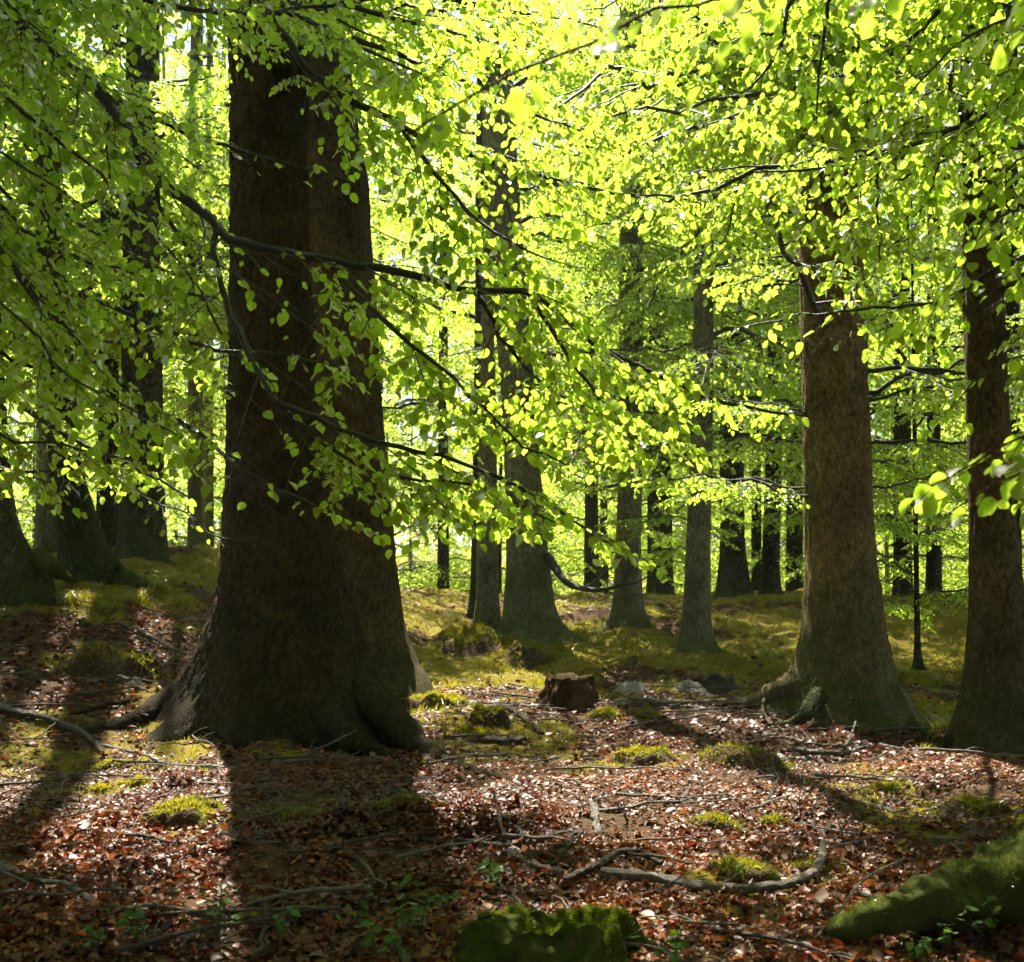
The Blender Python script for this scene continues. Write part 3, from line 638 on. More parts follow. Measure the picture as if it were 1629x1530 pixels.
def near_branch(tree, b, pts, r0, rng, P, mat='twig', start=None):
    """pts: (px, py, distance); start: height on the parent trunk"""
    W = [at(*p) for p in pts]
    if start is not None:
        s0 = np.array([b[0], b[1], start]); W = [s0, s0 * .45 + W[0] * .55 + np.array([0, 0, .08])] + W
    n = max(12, int(np.linalg.norm(np.diff(np.array(W), axis=0), axis=1).sum() / .09)); Pp = smooth_path(W, n)
    Pp[1:] += rng.normal(0, .006, (n - 1, 3))
    G = Growth(); grow(G, Pp, r0 * 1.35, 2, rng, P)
    br = obj('branch', G.wood.mesh('branch', M[mat], offset=b), tree)
    return br, (np.vstack(G.rows) if G.rows else np.zeros((0, 11)))
rn = np.random.default_rng(99)
PN = dict(P_NEAR); PS = dict(P_NEAR, side=.40, gap2=.12); PB = dict(P_NEAR, dens=.25, side=.5); PBIG = dict(P_NEAR, size=.062, side=.42, bare=.25, gap1=.09, leafgap=.038)
LEFT = [
 ([(0,400,5.6),(40,450,5.6),(110,530,5.7),(170,590,5.8),(240,645,5.9),(330,700,6.0),(380,745,6.1),(450,780,6.2),(540,820,6.3),(620,850,6.4)], .017, PN, 3.9),
 ([(60,420,6.8),(95,455,6.8),(170,485,6.8),(240,515,6.7),(330,555,6.6),(390,560,6.5),(480,570,6.4),(560,590,6.3)], .018, PN, 4.1),
 ([(40,40,6.4),(130,120,6.3),(210,220,6.2),(250,280,6.2),(330,345,6.1),(370,380,6.0),(450,400,6.0),(520,415,6.0),(640,435,6.0),(750,460,6.0),(840,465,6.0),(880,490,6.0),(920,530,6.0),(1000,575,6.1),(1100,620,6.2),(1200,650,6.3),(1275,662,6.4)], .028, PN, 5.6),
 ([(250,282,6.2),(255,330,6.1),(300,400,6.0),(320,470,5.9),(350,520,5.9),(378,568,5.8)], .010, PB, None),
 ([(340,345,6.1),(345,420,5.9),(365,500,5.8),(400,570,5.7),(440,640,5.6),(490,680,5.6),(520,710,5.6),(580,745,5.6),(650,760,5.6),(740,770,5.6),(800,790,5.6),(880,830,5.5)], .012, PN, None),
 ([(150,-40,5.5),(245,0,5.6),(330,18,5.7),(370,22,5.8),(440,20,5.9),(540,5,6.0),(640,-5,6.1)], .018, PS, 5.0),
 ([(425,18,5.9),(445,45,5.9),(470,85,5.9),(510,125,5.9),(560,160,5.9),(640,205,6.0),(720,235,6.1),(815,265,6.2),(880,285,6.3),(950,305,6.5),(1060,310,6.7),(1120,325,6.9)], .015, PN, None),
 ([(440,20,5.9),(490,30,5.9),(560,70,5.7),(640,105,5.6),(720,150,5.5)], .009, PN, None),
 ([(0,615,7.5),(60,665,7.4),(140,710,7.3),(220,745,7.2),(300,790,7.2)], .020, PN, 3.3),
 ([(0,742,8.2),(60,750,8.2),(160,745,8.2),(230,790,8.1),(290,815,8.0),(340,850,8.0),(400,860,8.0)], .014, PB, 2.6),
 ([(0,150,5.0),(80,210,5.1),(170,290,5.2),(260,390,5.3),(330,470,5.4)], .012, PN, 4.6),
 ([(0,20,5.4),(60,60,5.5),(100,95,5.6),(190,160,5.8),(300,215,5.9),(420,250,6.0),(560,290,6.0)], .016, PN, 5.1),
 ([(0,480,5.0),(60,540,5.0),(110,600,5.0),(190,640,5.1),(280,690,5.2)], .009, PN, 3.5),
 ([(520,415,6.0),(600,500,5.8),(680,570,5.7),(760,640,5.6),(820,700,5.5),(900,740,5.5)], .010, PN, None),
 ([(0,300,7.2),(80,330,7.1),(170,380,7.0),(260,430,6.9),(350,440,6.8)], .014, PN, 4.8),
 ([(640,205,6.0),(700,290,5.9),(760,350,5.8),(820,390,5.7),(900,420,5.7)], .009, PN, None),
 ([(440,640,5.6),(560,690,5.6),(680,720,5.6),(800,760,5.7),(900,820,5.7),(1000,880,5.8),(1055,908,5.8)], .010, PN, None),
 ([(840,465,6.0),(900,560,6.2),(960,640,6.4),(1040,690,6.6),(1130,720,6.8)], .009, PN, None),
 ([(750,460,6.0),(800,540,6.2),(850,600,6.3),(930,650,6.5),(1010,700,6.6)], .009, PN, None),
 ([(0,330,6.0),(70,380,6.1),(150,420,6.2),(240,440,6.3),(320,500,6.4)], .012, PN, 4.3),
 ([(0,560,6.4),(80,590,6.5),(160,640,6.6),(260,680,6.7),(345,690,6.8)], .012, PN, 3.5),
 ([(0,690,6.0),(70,700,6.1),(150,720,6.2),(240,740,6.3)], .010, PN, 2.9),
 ([(0,90,6.8),(90,130,6.9),(180,190,7.0),(280,240,7.1),(350,300,7.2)], .014, PN, 5.2),
 ([(0,240,5.2),(80,290,5.3),(160,350,5.4)], .009, PN, 4.0),
 ([(560,60,7.2),(700,110,7.4),(800,160,7.6),(900,200,7.8),(1020,240,8.0)], .012, PN, None),
 ([(540,5,6.0),(640,30,6.2),(760,60,6.5),(880,90,6.8)], .010, PN, None),
 ([(640,-20,7.0),(760,10,7.2),(900,30,7.5),(1000,60,7.8)], .012, PN, None),
]
RIGHT = [
 ([(1660,110,5.4),(1629,130,5.4),(1580,175,5.5),(1500,210,5.6),(1420,240,5.8),(1380,252,5.9),(1290,270,6.1),(1200,275,6.3)], .017, PN, 4.4),
 ([(1420,240,5.8),(1400,250,5.8),(1395,330,5.8),(1400,400,5.9),(1385,450,5.9)], .006, PS, None),
 ([(1660,395,5.2),(1629,410,5.2),(1560,440,5.3),(1500,480,5.4),(1400,490,5.6),(1300,500,5.8),(1180,520,6.0)], .013, PN, 3.4),
 ([(1629,690,3.3),(1580,715,3.3),(1540,740,3.35),(1490,765,3.4),(1450,790,3.4)], .006, dict(PBIG, gap2=.08), 2.2),
 ([(1640,740,3.2),(1590,765,3.25),(1545,790,3.3),(1505,818,3.3)], .005, dict(PBIG, gap2=.08), 2.0),
 ([(1629,565,4.9),(1590,580,4.9),(1540,620,5.0),(1500,660,5.1)], .008, PN, 2.6),
 ([(1700,-30,2.9),(1400,-25,2.8),(1100,5,2.7),(1000,35,2.65),(900,82,2.6),(830,112,2.6),(700,180,2.6),(640,215,2.6)], .008, dict(PBIG, side=.3, gap2=.16, bare=.2), 3.6),
 ([(1530,-40,5.5),(1500,10,5.6),(1450,60,5.7),(1425,80,5.8),(1330,120,6.0),(1230,160,6.2),(1130,200,6.4)], .014, PN, 5.0),
 ([(1340,-30,5.4),(1320,0,5.4),(1310,60,5.5),(1303,120,5.5),(1298,200,5.5)], .008, PS, None),
 ([(1629,250,4.6),(1590,300,4.7),(1560,370,4.8),(1530,430,4.9)], .008, PN, 3.2),
 ([(1660,20,4.8),(1600,30,4.8),(1540,60,4.9),(1480,110,5.0),(1430,170,5.1)], .010, PN, 4.0),
 ([(1629,330,4.2),(1600,340,4.2),(1570,360,4.2)], .005, PBIG, None),
 ([(1290,-30,6.2),(1255,10,6.2),(1235,90,6.2),(1180,150,6.3)], .012, PS, None),
]
PSH = dict(P_NEAR, side=.9, gap2=.06)  # for unseen limbs added overhead to shade the near leaves
RIGHT += [([(1700,-420,5.6),(1400,-400,5.45),(1200,-385,5.35),(1050,-380,5.3),(850,-370,5.3)], .016, PSH, 4.9),
 ([(1900,-700,4.6),(1500,-710,4.4),(1100,-713,4.25),(800,-713,4.2),(600,-700,4.2)], .016, PSH, 4.9),
 ([(1800,-520,5.9),(1500,-500,5.9),(1250,-480,5.9),(1000,-470,5.9)], .016, PSH, 5.4)]
near_rows = {}
LEAF_MESH = []
for k in range(5):
    a = Acc(); add_leaves(a, [[0,0,0, 1,0,0, 0,0,1, 1.0, .3 + .1 * k]], 'near', np.random.default_rng(k)); LEAF_MESH.append(a.mesh('leaf', M['leaf']))
n_leaf = 0
for tree, b, specs in ((tL, bL, LEFT), (tR, bR, RIGHT)):
    allb = []
    for pts, r0, P, st in specs:
        br, rows = near_branch(tree, b, pts, r0, rn, P, 'red_twig' if pts[0][2] < 3.5 else 'twig', st)
        allb.append((br, rows))
    for q, (br, rows) in enumerate(allb):
        if len(rows):
            px, py, dep = project(rows[:, :3]); thin = np.zeros(len(rows))
            for a_, b_, c_, d_, yd in CLEAR: thin = np.maximum(thin, .85 * ((px > a_) & (px < b_) & (py > c_) & (py < d_)))
            allb[q] = (br, rows[rn.random(len(rows)) > thin])
    big = []
    for bi, (br, rows) in enumerate(allb):
        if not len(rows): continue
        px, py, dep = project(rows[:, :3])
        ok = (px > 5) & (px < 1624) & (py > 5) & (py < 1500) & (dep > .5)
        hang = 1 - .6 * np.abs(nrm(rows[:, 6:9])[:, 2])
        big += [(rows[q, 9] / dep[q] * hang[q], bi, q) for q in np.nonzero(ok)[0]]
    big.sort(reverse=True); pick = {}
    for _, bi, q in big[:300]: pick.setdefault(bi, []).append(q)
    for bi, (br, rows) in enumerate(allb):
        sel = pick.get(bi, [])
        for q in sel:
            r = rows[q]; d = nrm(r[3:6]); s = nrm(np.cross(r[6:9], d)); nn = np.cross(d, s)
            o = obj('leaf', LEAF_MESH[int(rn.integers(5))], br)
            m4 = Matrix(((d[0], s[0], nn[0], 0), (d[1], s[1], nn[1], 0), (d[2], s[2], nn[2], 0), (0, 0, 0, 1)))
            o.matrix_local = Matrix.Translation(Vector(r[:3] - b)) @ m4 @ Matrix.Scale(float(r[9]), 4); n_leaf += 1
        rest = np.delete(rows, sel, axis=0)
        if len(rest):
            a = Acc(); add_leaves(a, rest, 'near', rn); f = obj('foliage', a.mesh('foliage', M['leaf'], offset=b), br); f['kind'] = 'stuff'
            near_rows[br.name] = len(rest)
print('near foliage', sum(near_rows.values()), 'single leaves', n_leaf, 'limbs', n_br)
# limbs of the two side beeches; the high ones are added for shade
dress(tL, bL, [[bL[2], bL[0], bL[1], .3], [16, bL[0], bL[1], .12]], 'mid', 8, 7.5, 13, R(80), R(280), .9, 1.3, rng)
dress(tL, bL, [[bL[2], bL[0], bL[1], .3], [16, bL[0], bL[1], .12]], 'mid', 9, 3.0, 6.0, R(10), R(85), .7, 1.1, rng)
dress(tR, bR, [[bR[2], bR[0], bR[1], .3], [16, bR[0], bR[1], .12]], 'mid', 6, 6.0, 13, R(-180), R(180), .9, 1.3, rng)
dress(tR, bR, [[bR[2], bR[0], bR[1], .3], [16, bR[0], bR[1], .12]], 'mid', 4, 3.2, 6.2, R(105), R(165), .7, 1.1, rng)
dress(tR, bR, [[bR[2], bR[0], bR[1], .3], [16, bR[0], bR[1], .12]], 'mid', 10, 4.6, 8, R(85), R(195), .9, 1.25, rng)
dress(tL, bL, [[bL[2], bL[0], bL[1], .3], [16, bL[0], bL[1], .12]], 'mid', 5, 6.8, 9.5, R(60), R(140), .9, 1.25, rng)
dress(tL, bL, [[bL[2], bL[0], bL[1], .3], [16, bL[0], bL[1], .12]], 'mid', 11, 6.0, 8.2, R(42), R(125), 1.0, 1.35, rng, (0, .15), True)
dress(tR, bR, [[bR[2], bR[0], bR[1], .3], [16, bR[0], bR[1], .12]], 'mid', 7, 5.4, 7.4, R(182), R(222), 1.0, 1.25, rng, (0, .15), True)
for zq, aq in ((4.75, 178), (5.0, 186), (5.3, 170), (5.2, 195)): add_branch(tR, bR, 'mid', zq, R(aq), 1.15, .02, 0, rng, .3)  # unseen limbs placed to shade the right-edge sprays
dress(tL, bL, [[bL[2], bL[0], bL[1], .3], [16, bL[0], bL[1], .12]], 'mid', 14, 7.2, 9.8, R(35), R(115), 1.0, 1.4, rng, (0, .15), True)
# mossy buttress root at the lower right corner
P = [np.array([3.3, 5.7, .50]), at(1640,1398,5.45), at(1560,1418,5.3), at(1470,1442,5.15), at(1380,1468,5.0)] + ground_path([(1310,1484),(1255,1490)], -.02)
Ps = smooth_path(P, 60); a = Acc(); tube(a, Ps, np.interp(np.linspace(0, 1, 60), [0, .33, .5, .65, .8, 1], [.34, .25, .15, .10, .06, .012]), 48, rough=.30, seed=3, tint=.95)
Vq = a.V[0]; nq = nrm(Vq - np.repeat(Ps, 48, axis=0)); a.V[0] = Vq + nq * (.035 * vnoise(Vq[:, 0]*7, Vq[:, 1]*7, Vq[:, 2]*7, 5) + .018 * vnoise(Vq[:, 0]*18, Vq[:, 1]*18, Vq[:, 2]*18, 6))[:, None]
mroot = obj('root', a.mesh('root', M['mossy'], offset=bR), tR); mroot['label'] = 'thick moss-covered root sloping down to the leaf litter'

# ------------------------------------------------------------------ floor: litter, moss, single leaves
rl = np.random.default_rng(17)
def litter_rows(n, y0, y1, wid, size, thin):
    y = np.sqrt(rl.uniform(y0**2, y1**2, n)); x = rl.uniform(-1, 1, n) * y * wid
    keep = rl.random(n) > np.maximum(thin * moss_amount(x, y), .85 * S((vnoise(x * 1.7, y * 1.7, seed=43) * .6 + vnoise(x * 4.5, y * 4.5, seed=44) * .4 - .22) / .25)); x, y = x[keep], y[keep]; n = len(x)
    z = H(x, y) + rl.uniform(.002, .02, n)
    yaw = rl.uniform(0, 2*math.pi, n); d = np.stack([np.cos(yaw), np.sin(yaw), rl.normal(.05, .33, n)], -1)
    up = np.stack([rl.normal(0, .38, n), rl.normal(0, .38, n), np.ones(n)], -1)
    t = np.clip(rl.beta(1.5, 1.9, n) + .30 * vnoise(x * 1.1, y * 1.1, seed=41) + .12 * vnoise(x * 4, y * 4, seed=42), 0, 1)
    return np.hstack([np.stack([x, y, z], -1), d, up, (np.clip(rl.lognormal(-.12, .38, n), .3, 1.7) * size)[:, None], t[:, None]])
a = Acc()
add_leaves(a, litter_rows(32000, 4.2, 7.6, .46, .038, .8), 'dry', rl)
add_leaves(a, litter_rows(56000, 4.2, 9.5, .46, .030, .8), 'mid', rl)
add_leaves(a, litter_rows(42000, 9.5, 15, .48, .043, .88), 'mid', rl)
add_leaves(a, litter_rows(22000, 15, 27, .47, .065, .85), 'far', rl)
tag(obj('leaf_litter', a.mesh('leaf_litter', M['litter'])), 'carpet of brown and rust dead beech leaves', None, None, 'stuff')
a = Acc(); n = 9000; y = np.sqrt(rl.uniform(4.5**2, 13**2, n)); x = rl.uniform(-1, 1, n) * y * .46; yaw = np.where(rl.random(n) < .5, rl.normal(0, .6, n), rl.uniform(0, 6.28, n)); ln = rl.lognormal(-2.9, .5, n); 
d = np.stack([np.cos(yaw), np.sin(yaw), rl.normal(.08, .2, n)], -1) * ln[:, None]; b0 = np.stack([x, y, H(x, y) + .012], -1); w = nrm(np.cross(d, [0, 0, 1.0])) * rl.uniform(.0012, .003, (n, 1)); u3 = np.array([0, 0, .003])
k4 = np.arange(n) * 6; bend = np.stack([-d[:, 1], d[:, 0], np.abs(d[:, 2])], -1) * rl.normal(0, .2, (n, 1)); V = np.stack([b0 - w, b0 + w, b0 + d * .5 + bend + w + u3, b0 + d * .5 + bend - w + u3, b0 + d + w * .5, b0 + d - w * .5], 1).reshape(-1, 3)
a.add(V, np.stack([k4, k4+1, k4+2, k4+3], -1), .1); a.F.append(np.stack([k4+3, k4+2, k4+4, k4+5], -1))
tag(obj('twig_debris', a.mesh('twig_debris', M['deadwood'], smooth=False)), 'fine broken twigs and stalks among the dead leaves', None, None, 'stuff')
COLS = (('dark brown', .2), ('rust red', .45), ('tan', .64), ('pale buff', .8), ('orange', .97))
FM = []
for k, (nm, t) in enumerate(COLS):
    a = Acc(); add_leaves(a, [[0,0,0, 1,0,0, 0,0,1, 1.0, t]], 'near', np.random.default_rng(k + 3)); FM.append(a.mesh('fallen_leaf', M['litter']))
rows = litter_rows(420, 4.75, 7.6, .40, .052, .6)[:300]
for r in rows:
    c = int(rl.choice(5, p=(.2, .3, .2, .15, .15)))
    d = nrm(r[3:6]); s = nrm(np.cross(r[6:9], d)); nn = np.cross(d, s)
    o = obj('fallen_leaf', FM[c]); o.matrix_local = Matrix.Translation(Vector(r[:3] + [0, 0, .012])) @ Matrix(((d[0], s[0], nn[0], 0), (d[1], s[1], nn[1], 0), (d[2], s[2], nn[2], 0), (0, 0, 0, 1))) @ Matrix.Scale(float(r[9]), 4)
    tag(o, COLS[c][0] + ' dead beech leaf lying loose on the near litter', 'leaf', COLS[c][0] + ' leaves on the litter')

# moss and low grass
def blades(n, y0, y1, wid, h, wdt, need, seed, spread=.5):
    rg = np.random.default_rng(seed); y = np.sqrt(rg.uniform(y0**2, y1**2, n)); x = rg.uniform(-1, 1, n) * y * wid
    k = (moss_amount(x, y) + rg.normal(0, .08, n)) > need; x, y = x[k], y[k]; n = len(x)
    z = H(x, y) - .005; hh = h * rg.uniform(.4, 1.3, n) * (.35 + 1.7 * (vnoise(x * 2.6, y * 2.6, seed=8) * .7 + vnoise(x * 6, y * 6, seed=18) * .5 + .3).clip(0, 1) ** 1.5)
    lean = rg.normal(0, spread, (n, 2)); yaw = rg.uniform(0, 6.283, n); wx, wy = np.cos(yaw) * wdt, np.sin(yaw) * wdt
    p = np.stack([x, y, z], -1); w = np.stack([wx, wy, 0*wx], -1)
    m1 = p + np.stack([lean[:, 0]*hh*.4, lean[:, 1]*hh*.4, hh*.65], -1); tp = p + np.stack([lean[:, 0]*hh*1.2, lean[:, 1]*hh*1.2, hh], -1)
    V = np.stack([p - w, p + w, m1 + w * .7, m1 - w * .7, tp], 1).reshape(-1, 3); b = np.arange(n) * 5
    t = np.clip(.5 + .35 * vnoise(x * 1.1, y * 1.1, seed=9) + rg.normal(0, .15, n), 0, 1)
    a = Acc(); a.add(V, np.stack([b, b+1, b+2, b+3], -1), np.repeat(t, 5)); a.F.append(np.stack([b+3, b+2, b+4], -1)); return a
tag(obj('moss_cover', blades(140000, 7.5, 17, .46, .030, .004, .5, 3).mesh('moss_cover', M['moss_blade'], smooth=False)), 'yellow-green moss cushions covering the floor between the trees', None, None, 'stuff')
tag(obj('grass_cover', blades(90000, 12, 27, .48, .05, .006, .55, 4, .8).mesh('grass_cover', M['moss_blade'], smooth=False)), 'low mossy grass on the rise and the left bank', None, None, 'stuff')

# ------------------------------------------------------------------ mounds, stumps, stones
def ico(sub):
    import bmesh
    bm = bmesh.new(); bmesh.ops.create_icosphere(bm, subdivisions=sub, radius=1.0)
    V = np.array([v.co[:] for v in bm.verts]); bm.verts.index_update(); F = np.array([[v.index for v in f.verts] for f in bm.faces]); bm.free(); return V, F
IV, IF = ico(5)
def mound(px, py, wpx, hpx, moss, label, seed, name='earth_mound', mat='clod', cat='mound', rough=.28, over=0.0, depth=.7):
    p = on_ground(px, py); m = p[1] / FPX; w, h = wpx * m / 2 * 1.2, hpx * m * .75
    c = np.array([p[0], p[1] + w * depth * .6]); nr, ns = 44, 84; th = np.arange(ns) * 2 * math.pi / ns; ro = np.linspace(0, 1.35, nr)[:, None]
    ex = 1 + .30 * vnoise(np.cos(th) * 1.3 + seed, np.sin(th) * 1.3, seed=seed) + .16 * vnoise(np.cos(th) * 3.5 + seed, np.sin(th) * 3.5, seed=seed + 1)
    x = c[0] + ro * w * ex * np.cos(th); y = c[1] + ro * w * depth * ex * np.sin(th)
    front = np.clip(-np.sin(th), 0, 1)[None]; sl = .95 - .55 * front * (over > .04)
    prof = S((1.2 - ro) / sl) ** (.8 + 0 * front)
    lump = 1 + .35 * vnoise(x / w * 2.1 + seed, y / w * 2.1, seed=seed + 2) + .22 * vnoise(x / w * 5.5, y / w * 5.5, seed=seed + 3) + .12 * vnoise(x / w * 13, y / w * 13, seed=seed + 4)
    zz = H(x, y) - .012 + h * prof * lump * .8
    x = x + over * .5 * w * prof * np.cos(th) * S((zz - H(x, y)) / h); 
    t = np.clip(moss * (.15 + .9 * prof ** 1.5 * (1 - .75 * front * (ro > .55)) + .45 * vnoise(x / w * 2.6, y / w * 2.6, seed=seed + 5)), 0, 1)
    V = np.stack([x, y, zz], -1).reshape(-1, 3); i = np.arange(nr - 1)[:, None] * ns + np.arange(ns)[None]; j = np.arange(nr - 1)[:, None] * ns + (np.arange(ns)[None] + 1) % ns
    base = np.array([c[0], c[1], p[2]]); a = Acc(); a.add(V, np.stack([i, i + ns, j + ns, j], -1).reshape(-1, 4), t.ravel())
    o = obj(name, a.mesh(name, M[mat], offset=base), None, base); tag(o, label, cat)
    if mat == 'clod':
        rg = np.random.default_rng(seed); tt = t.ravel(); area = np.repeat(ro[:, 0] + .02, ns); pr = np.clip(tt - .2, 0, 1) * area + .03 * area
        q = rg.choice(len(V), int(1400 * min(2.2, (w / .25) ** 1.2)), p=pr / pr.sum()); n = len(q)
        b = V[q] + rg.normal(0, w * .02, (n, 3)) * [1, 1, .3] - base; d = nrm(rg.normal(0, .6, (n, 3)) + [0, 0, .8]) * (.02 * rg.uniform(.4, 1.4, (n, 1)) * (1 + p[1] / 14)); wv = nrm(np.cross(d, rg.normal(0, 1, (n, 3)))) * .0022 * (1 + p[1] / 10)
        f = Acc(); k3 = np.arange(n) * 3; f.add(np.stack([b - wv, b + wv, b + d], 1).reshape(-1, 3), np.stack([k3, k3+1, k3+2], -1), np.repeat(np.clip(tt[q] * .8 + rg.normal(0, .15, n), 0, 1), 3))
        fo = obj('moss', f.mesh('moss', M['moss_blade'], smooth=False), o); fo['kind'] = 'stuff'
    return o, p, w, h
for k, (px, py, w, h, ms, lab, ov) in enumerate(MOUNDS): mound(px, py, w, h, ms, lab, 60 + k, 'moss_cushion' if ms > .9 and h < 20 else 'earth_mound', over=ov)
for px, py, w, h, lab, sd in ((1006,1102,46,20,'pale rounded boulder right of the broken stump',91), (1100,1100,52,22,'pale stone beside the flat cut stump',92), (990,1120,30,10,'small flat stone below the pale boulder',93), (215,1088,24,14,'little dark stone between twigs, left of massive trunk',94)):
    mound(px, py, w, h, .15, lab, sd, 'boulder', 'rock', 'rock', .14, 0, .8)

def stump(px, py, wpx, hpx, mat, label, seed, jag=.25, moss=.3, flare=.35, ns=72, hole=.75, depth=1.0, lobe=.10, shoulder=0.0, ridge=.07, lump=0.0):
    p = on_ground(px, py); m = p[1] / FPX; r, h = wpx * m / 2 * .8, hpx * m; rg = np.random.default_rng(seed)
    c = np.array([p[0], p[1] + r * .7, p[2]]); th = np.arange(ns) * 2 * math.pi / ns; s = np.linspace(0, 1, 18)
    topj = 1 + jag * vnoise(np.cos(th) * 2.2 + seed, np.sin(th) * 2.2, seed=seed) + jag * .5 * vnoise(np.cos(th) * 7 + seed, np.sin(th) * 7, seed=seed+1)
    lob = 1 + lobe * vnoise(np.cos(th) * 2 + 9, np.sin(th) * 2, seed=seed+2)
    V = []
    for q in s:
        rr = r * lob * (1 + flare * (1 - q) ** 2.4 * (1 + .6 * vnoise(np.cos(th) * 2.5, np.sin(th) * 2.5, seed=seed+3))) * (1 + ridge * vnoise(np.cos(th) * 9, np.sin(th) * 9, np.full(ns, q * 1.5), seed+4)) * (1 - shoulder * S((q - .45) / .55) ** 2)
        V.append(np.stack([rr * np.cos(th), rr * np.sin(th) * depth, -.12 + (h * topj + .12) * q], -1))
    for f, dz in ((.86 - .8 * shoulder, .02), (.6 - .4 * shoulder, -.12), (.3, -.2), (.02, -.22)):
        V.append(np.stack([r * f * np.cos(th), r * f * np.sin(th) * depth, h * (1 + (topj - 1) * f * .6 + dz * hole) + .06 * h * vnoise(np.cos(th) * 5 * f, np.sin(th) * 5 * f, seed=seed+6)], -1))
    V = np.array(V); nr = len(V)
    for fq, aq in ((9, 1.0), (22, .5)):
        if lump: V = V + lump * aq * np.stack([vnoise(V[..., 0]*fq + e, V[..., 1]*fq, V[..., 2]*fq, seed + e) for e in (7, 8, 9)], -1)
    i = np.arange(nr - 1)[:, None] * ns + np.arange(ns)[None]; j = np.arange(nr - 1)[:, None] * ns + (np.arange(ns)[None] + 1) % ns
    t = np.clip(moss * (.4 + V[:, :, 2] / h * .8), 0, 1).ravel(); F = np.stack([i, j, j + ns, i + ns], -1)
    root = empty('tree_stump', c); tag(root, label, 'stump')
    a = Acc(); a.add(V[:18].reshape(-1, 3), F[:17].reshape(-1, 4), t[:18*ns]); obj('stump_side', a.mesh('stump_side', M[mat]), root)
    a = Acc(); a.add(V[17:].reshape(-1, 3), (F[17:] - 17 * ns).reshape(-1, 4), t[17*ns:]); obj('broken_top', a.mesh('broken_top', M[mat]), root)
    return root, c, r, h
stump(908,1122,92,44,'stump','broken red-brown stump with split sides in the sunlit middle',71, jag=.2, moss=.45, flare=.75, ridge=.2, lobe=.2, shoulder=.10, lump=.03, ns=110)
stump(1142,1102,64,24,'deadwood_dark','low flat-cut stump in front of the pale straight trunk',72, jag=.25, moss=.9, hole=.5, flare=.8, lobe=.3, shoulder=.15, lump=.04)
fs, fc, fr, fh = stump(885,1560,350,54,'mossy','moss-covered rotting stump at the bottom edge',73, jag=.32, moss=1.3, flare=.6, ns=160, hole=1.3, depth=.75, lobe=.3, shoulder=.10, lump=.045)
# moss fuzz on stump and root
def fuzz_on(points, normals, n, ln, wd, seed, name, parent, base):
    rg = np.random.default_rng(seed); k = rg.integers(0, len(points), n); p = points[k] + rg.normal(0, .006, (n, 3)); d = nrm(normals[k] + rg.normal(0, .55, (n, 3)) + [0, 0, .25]) * (ln * rg.uniform(.4, 1.3, (n, 1)))
    w = nrm(np.cross(d, rg.normal(0, 1, (n, 3)))) * wd; V = np.stack([p - w, p + w, p + d], 1).reshape(-1, 3); b = np.arange(n) * 3
    a = Acc(); a.add(V, np.stack([b, b+1, b+2], -1), np.repeat(rg.uniform(0, 1, n), 3)); o = obj(name, a.mesh(name, M['moss_dark'], smooth=False, offset=base), parent); o['kind'] = 'stuff'
def mesh_pts(o, up=-.2, off=(0, 0, 0), n=60000, seed=1, tmin=.0):
    me = o.data; V = np.empty(len(me.vertices) * 3, np.float32); me.vertices.foreach_get('co', V); Nn = np.empty_like(V); me.vertices.foreach_get('normal', Nn)
    V = V.reshape(-1, 3); Nn = Nn.reshape(-1, 3); me.calc_loop_triangles(); T = np.array([t.vertices[:] for t in me.loop_triangles])
    rg = np.random.default_rng(seed); ar = np.linalg.norm(np.cross(V[T[:, 1]] - V[T[:, 0]], V[T[:, 2]] - V[T[:, 0]]), axis=1); q = rg.choice(len(T), n, p=ar / ar.sum())
    u = rg.random((n, 2)); fl = u.sum(1) > 1; u[fl] = 1 - u[fl]; A, B, C = V[T[q, 0]], V[T[q, 1]], V[T[q, 2]]
    P = A + (B - A) * u[:, :1] + (C - A) * u[:, 1:]; NN = nrm(Nn[T[q, 0]] + Nn[T[q, 1]] + Nn[T[q, 2]]); k = NN[:, 2] > up
    k &= vnoise(P[:, 0]*6, P[:, 1]*6, P[:, 2]*6, seed) > -.12
    return P[k] + np.array(off), NN[k]
for ch in list(fs.children):
    Pq, Nq = mesh_pts(ch, -.5, fc, 30000, 5); fuzz_on(Pq, Nq, len(Pq), .014, .0016, 5, 'moss', ch, fc)
Pq, Nq = mesh_pts(mroot, .0, bR, 60000, 6); fuzz_on(Pq, Nq, len(Pq), .016, .0018, 6, 'moss', mroot, bR)

# ------------------------------------------------------------------ fallen branches
def fallen(paths, mat, label, seed, name='fallen_branch', cat='branch', lift=.4, tint=.15):
    """paths: list of (pixel path, width in px at thick end, at thin end, heights above floor or None)"""
    a0 = None; root = None
    for k, (pp, w0, w1, up) in enumerate(paths):
        G = ground_path(pp); m = np.mean([g[1] for g in G]) / FPX
        for q, g in enumerate(G): g[2] += (max(w0, w1) * m * .5 * lift) + (up[q] * m if up else 0)
        n = max(10, len(G) * 7); Q = smooth_path(G, n); Q[:, 2] = np.maximum(Q[:, 2], H(Q[:, 0], Q[:, 1]) + min(w0, w1) * m * .2)
        rg = np.random.default_rng(seed + k); Q += rg.normal(0, .05 * w0 * m, Q.shape)
        a = Acc(); tube(a, Q, np.linspace(w0, w1, n) * m / 2, 12, rough=.42, seed=seed + k, tint=tint)
        if k == 0: root = obj(name, a.mesh(name, M[mat])); tag(root, label, cat)
        else: obj('side_twig', a.mesh('side_twig', M[mat]), root)
    return root
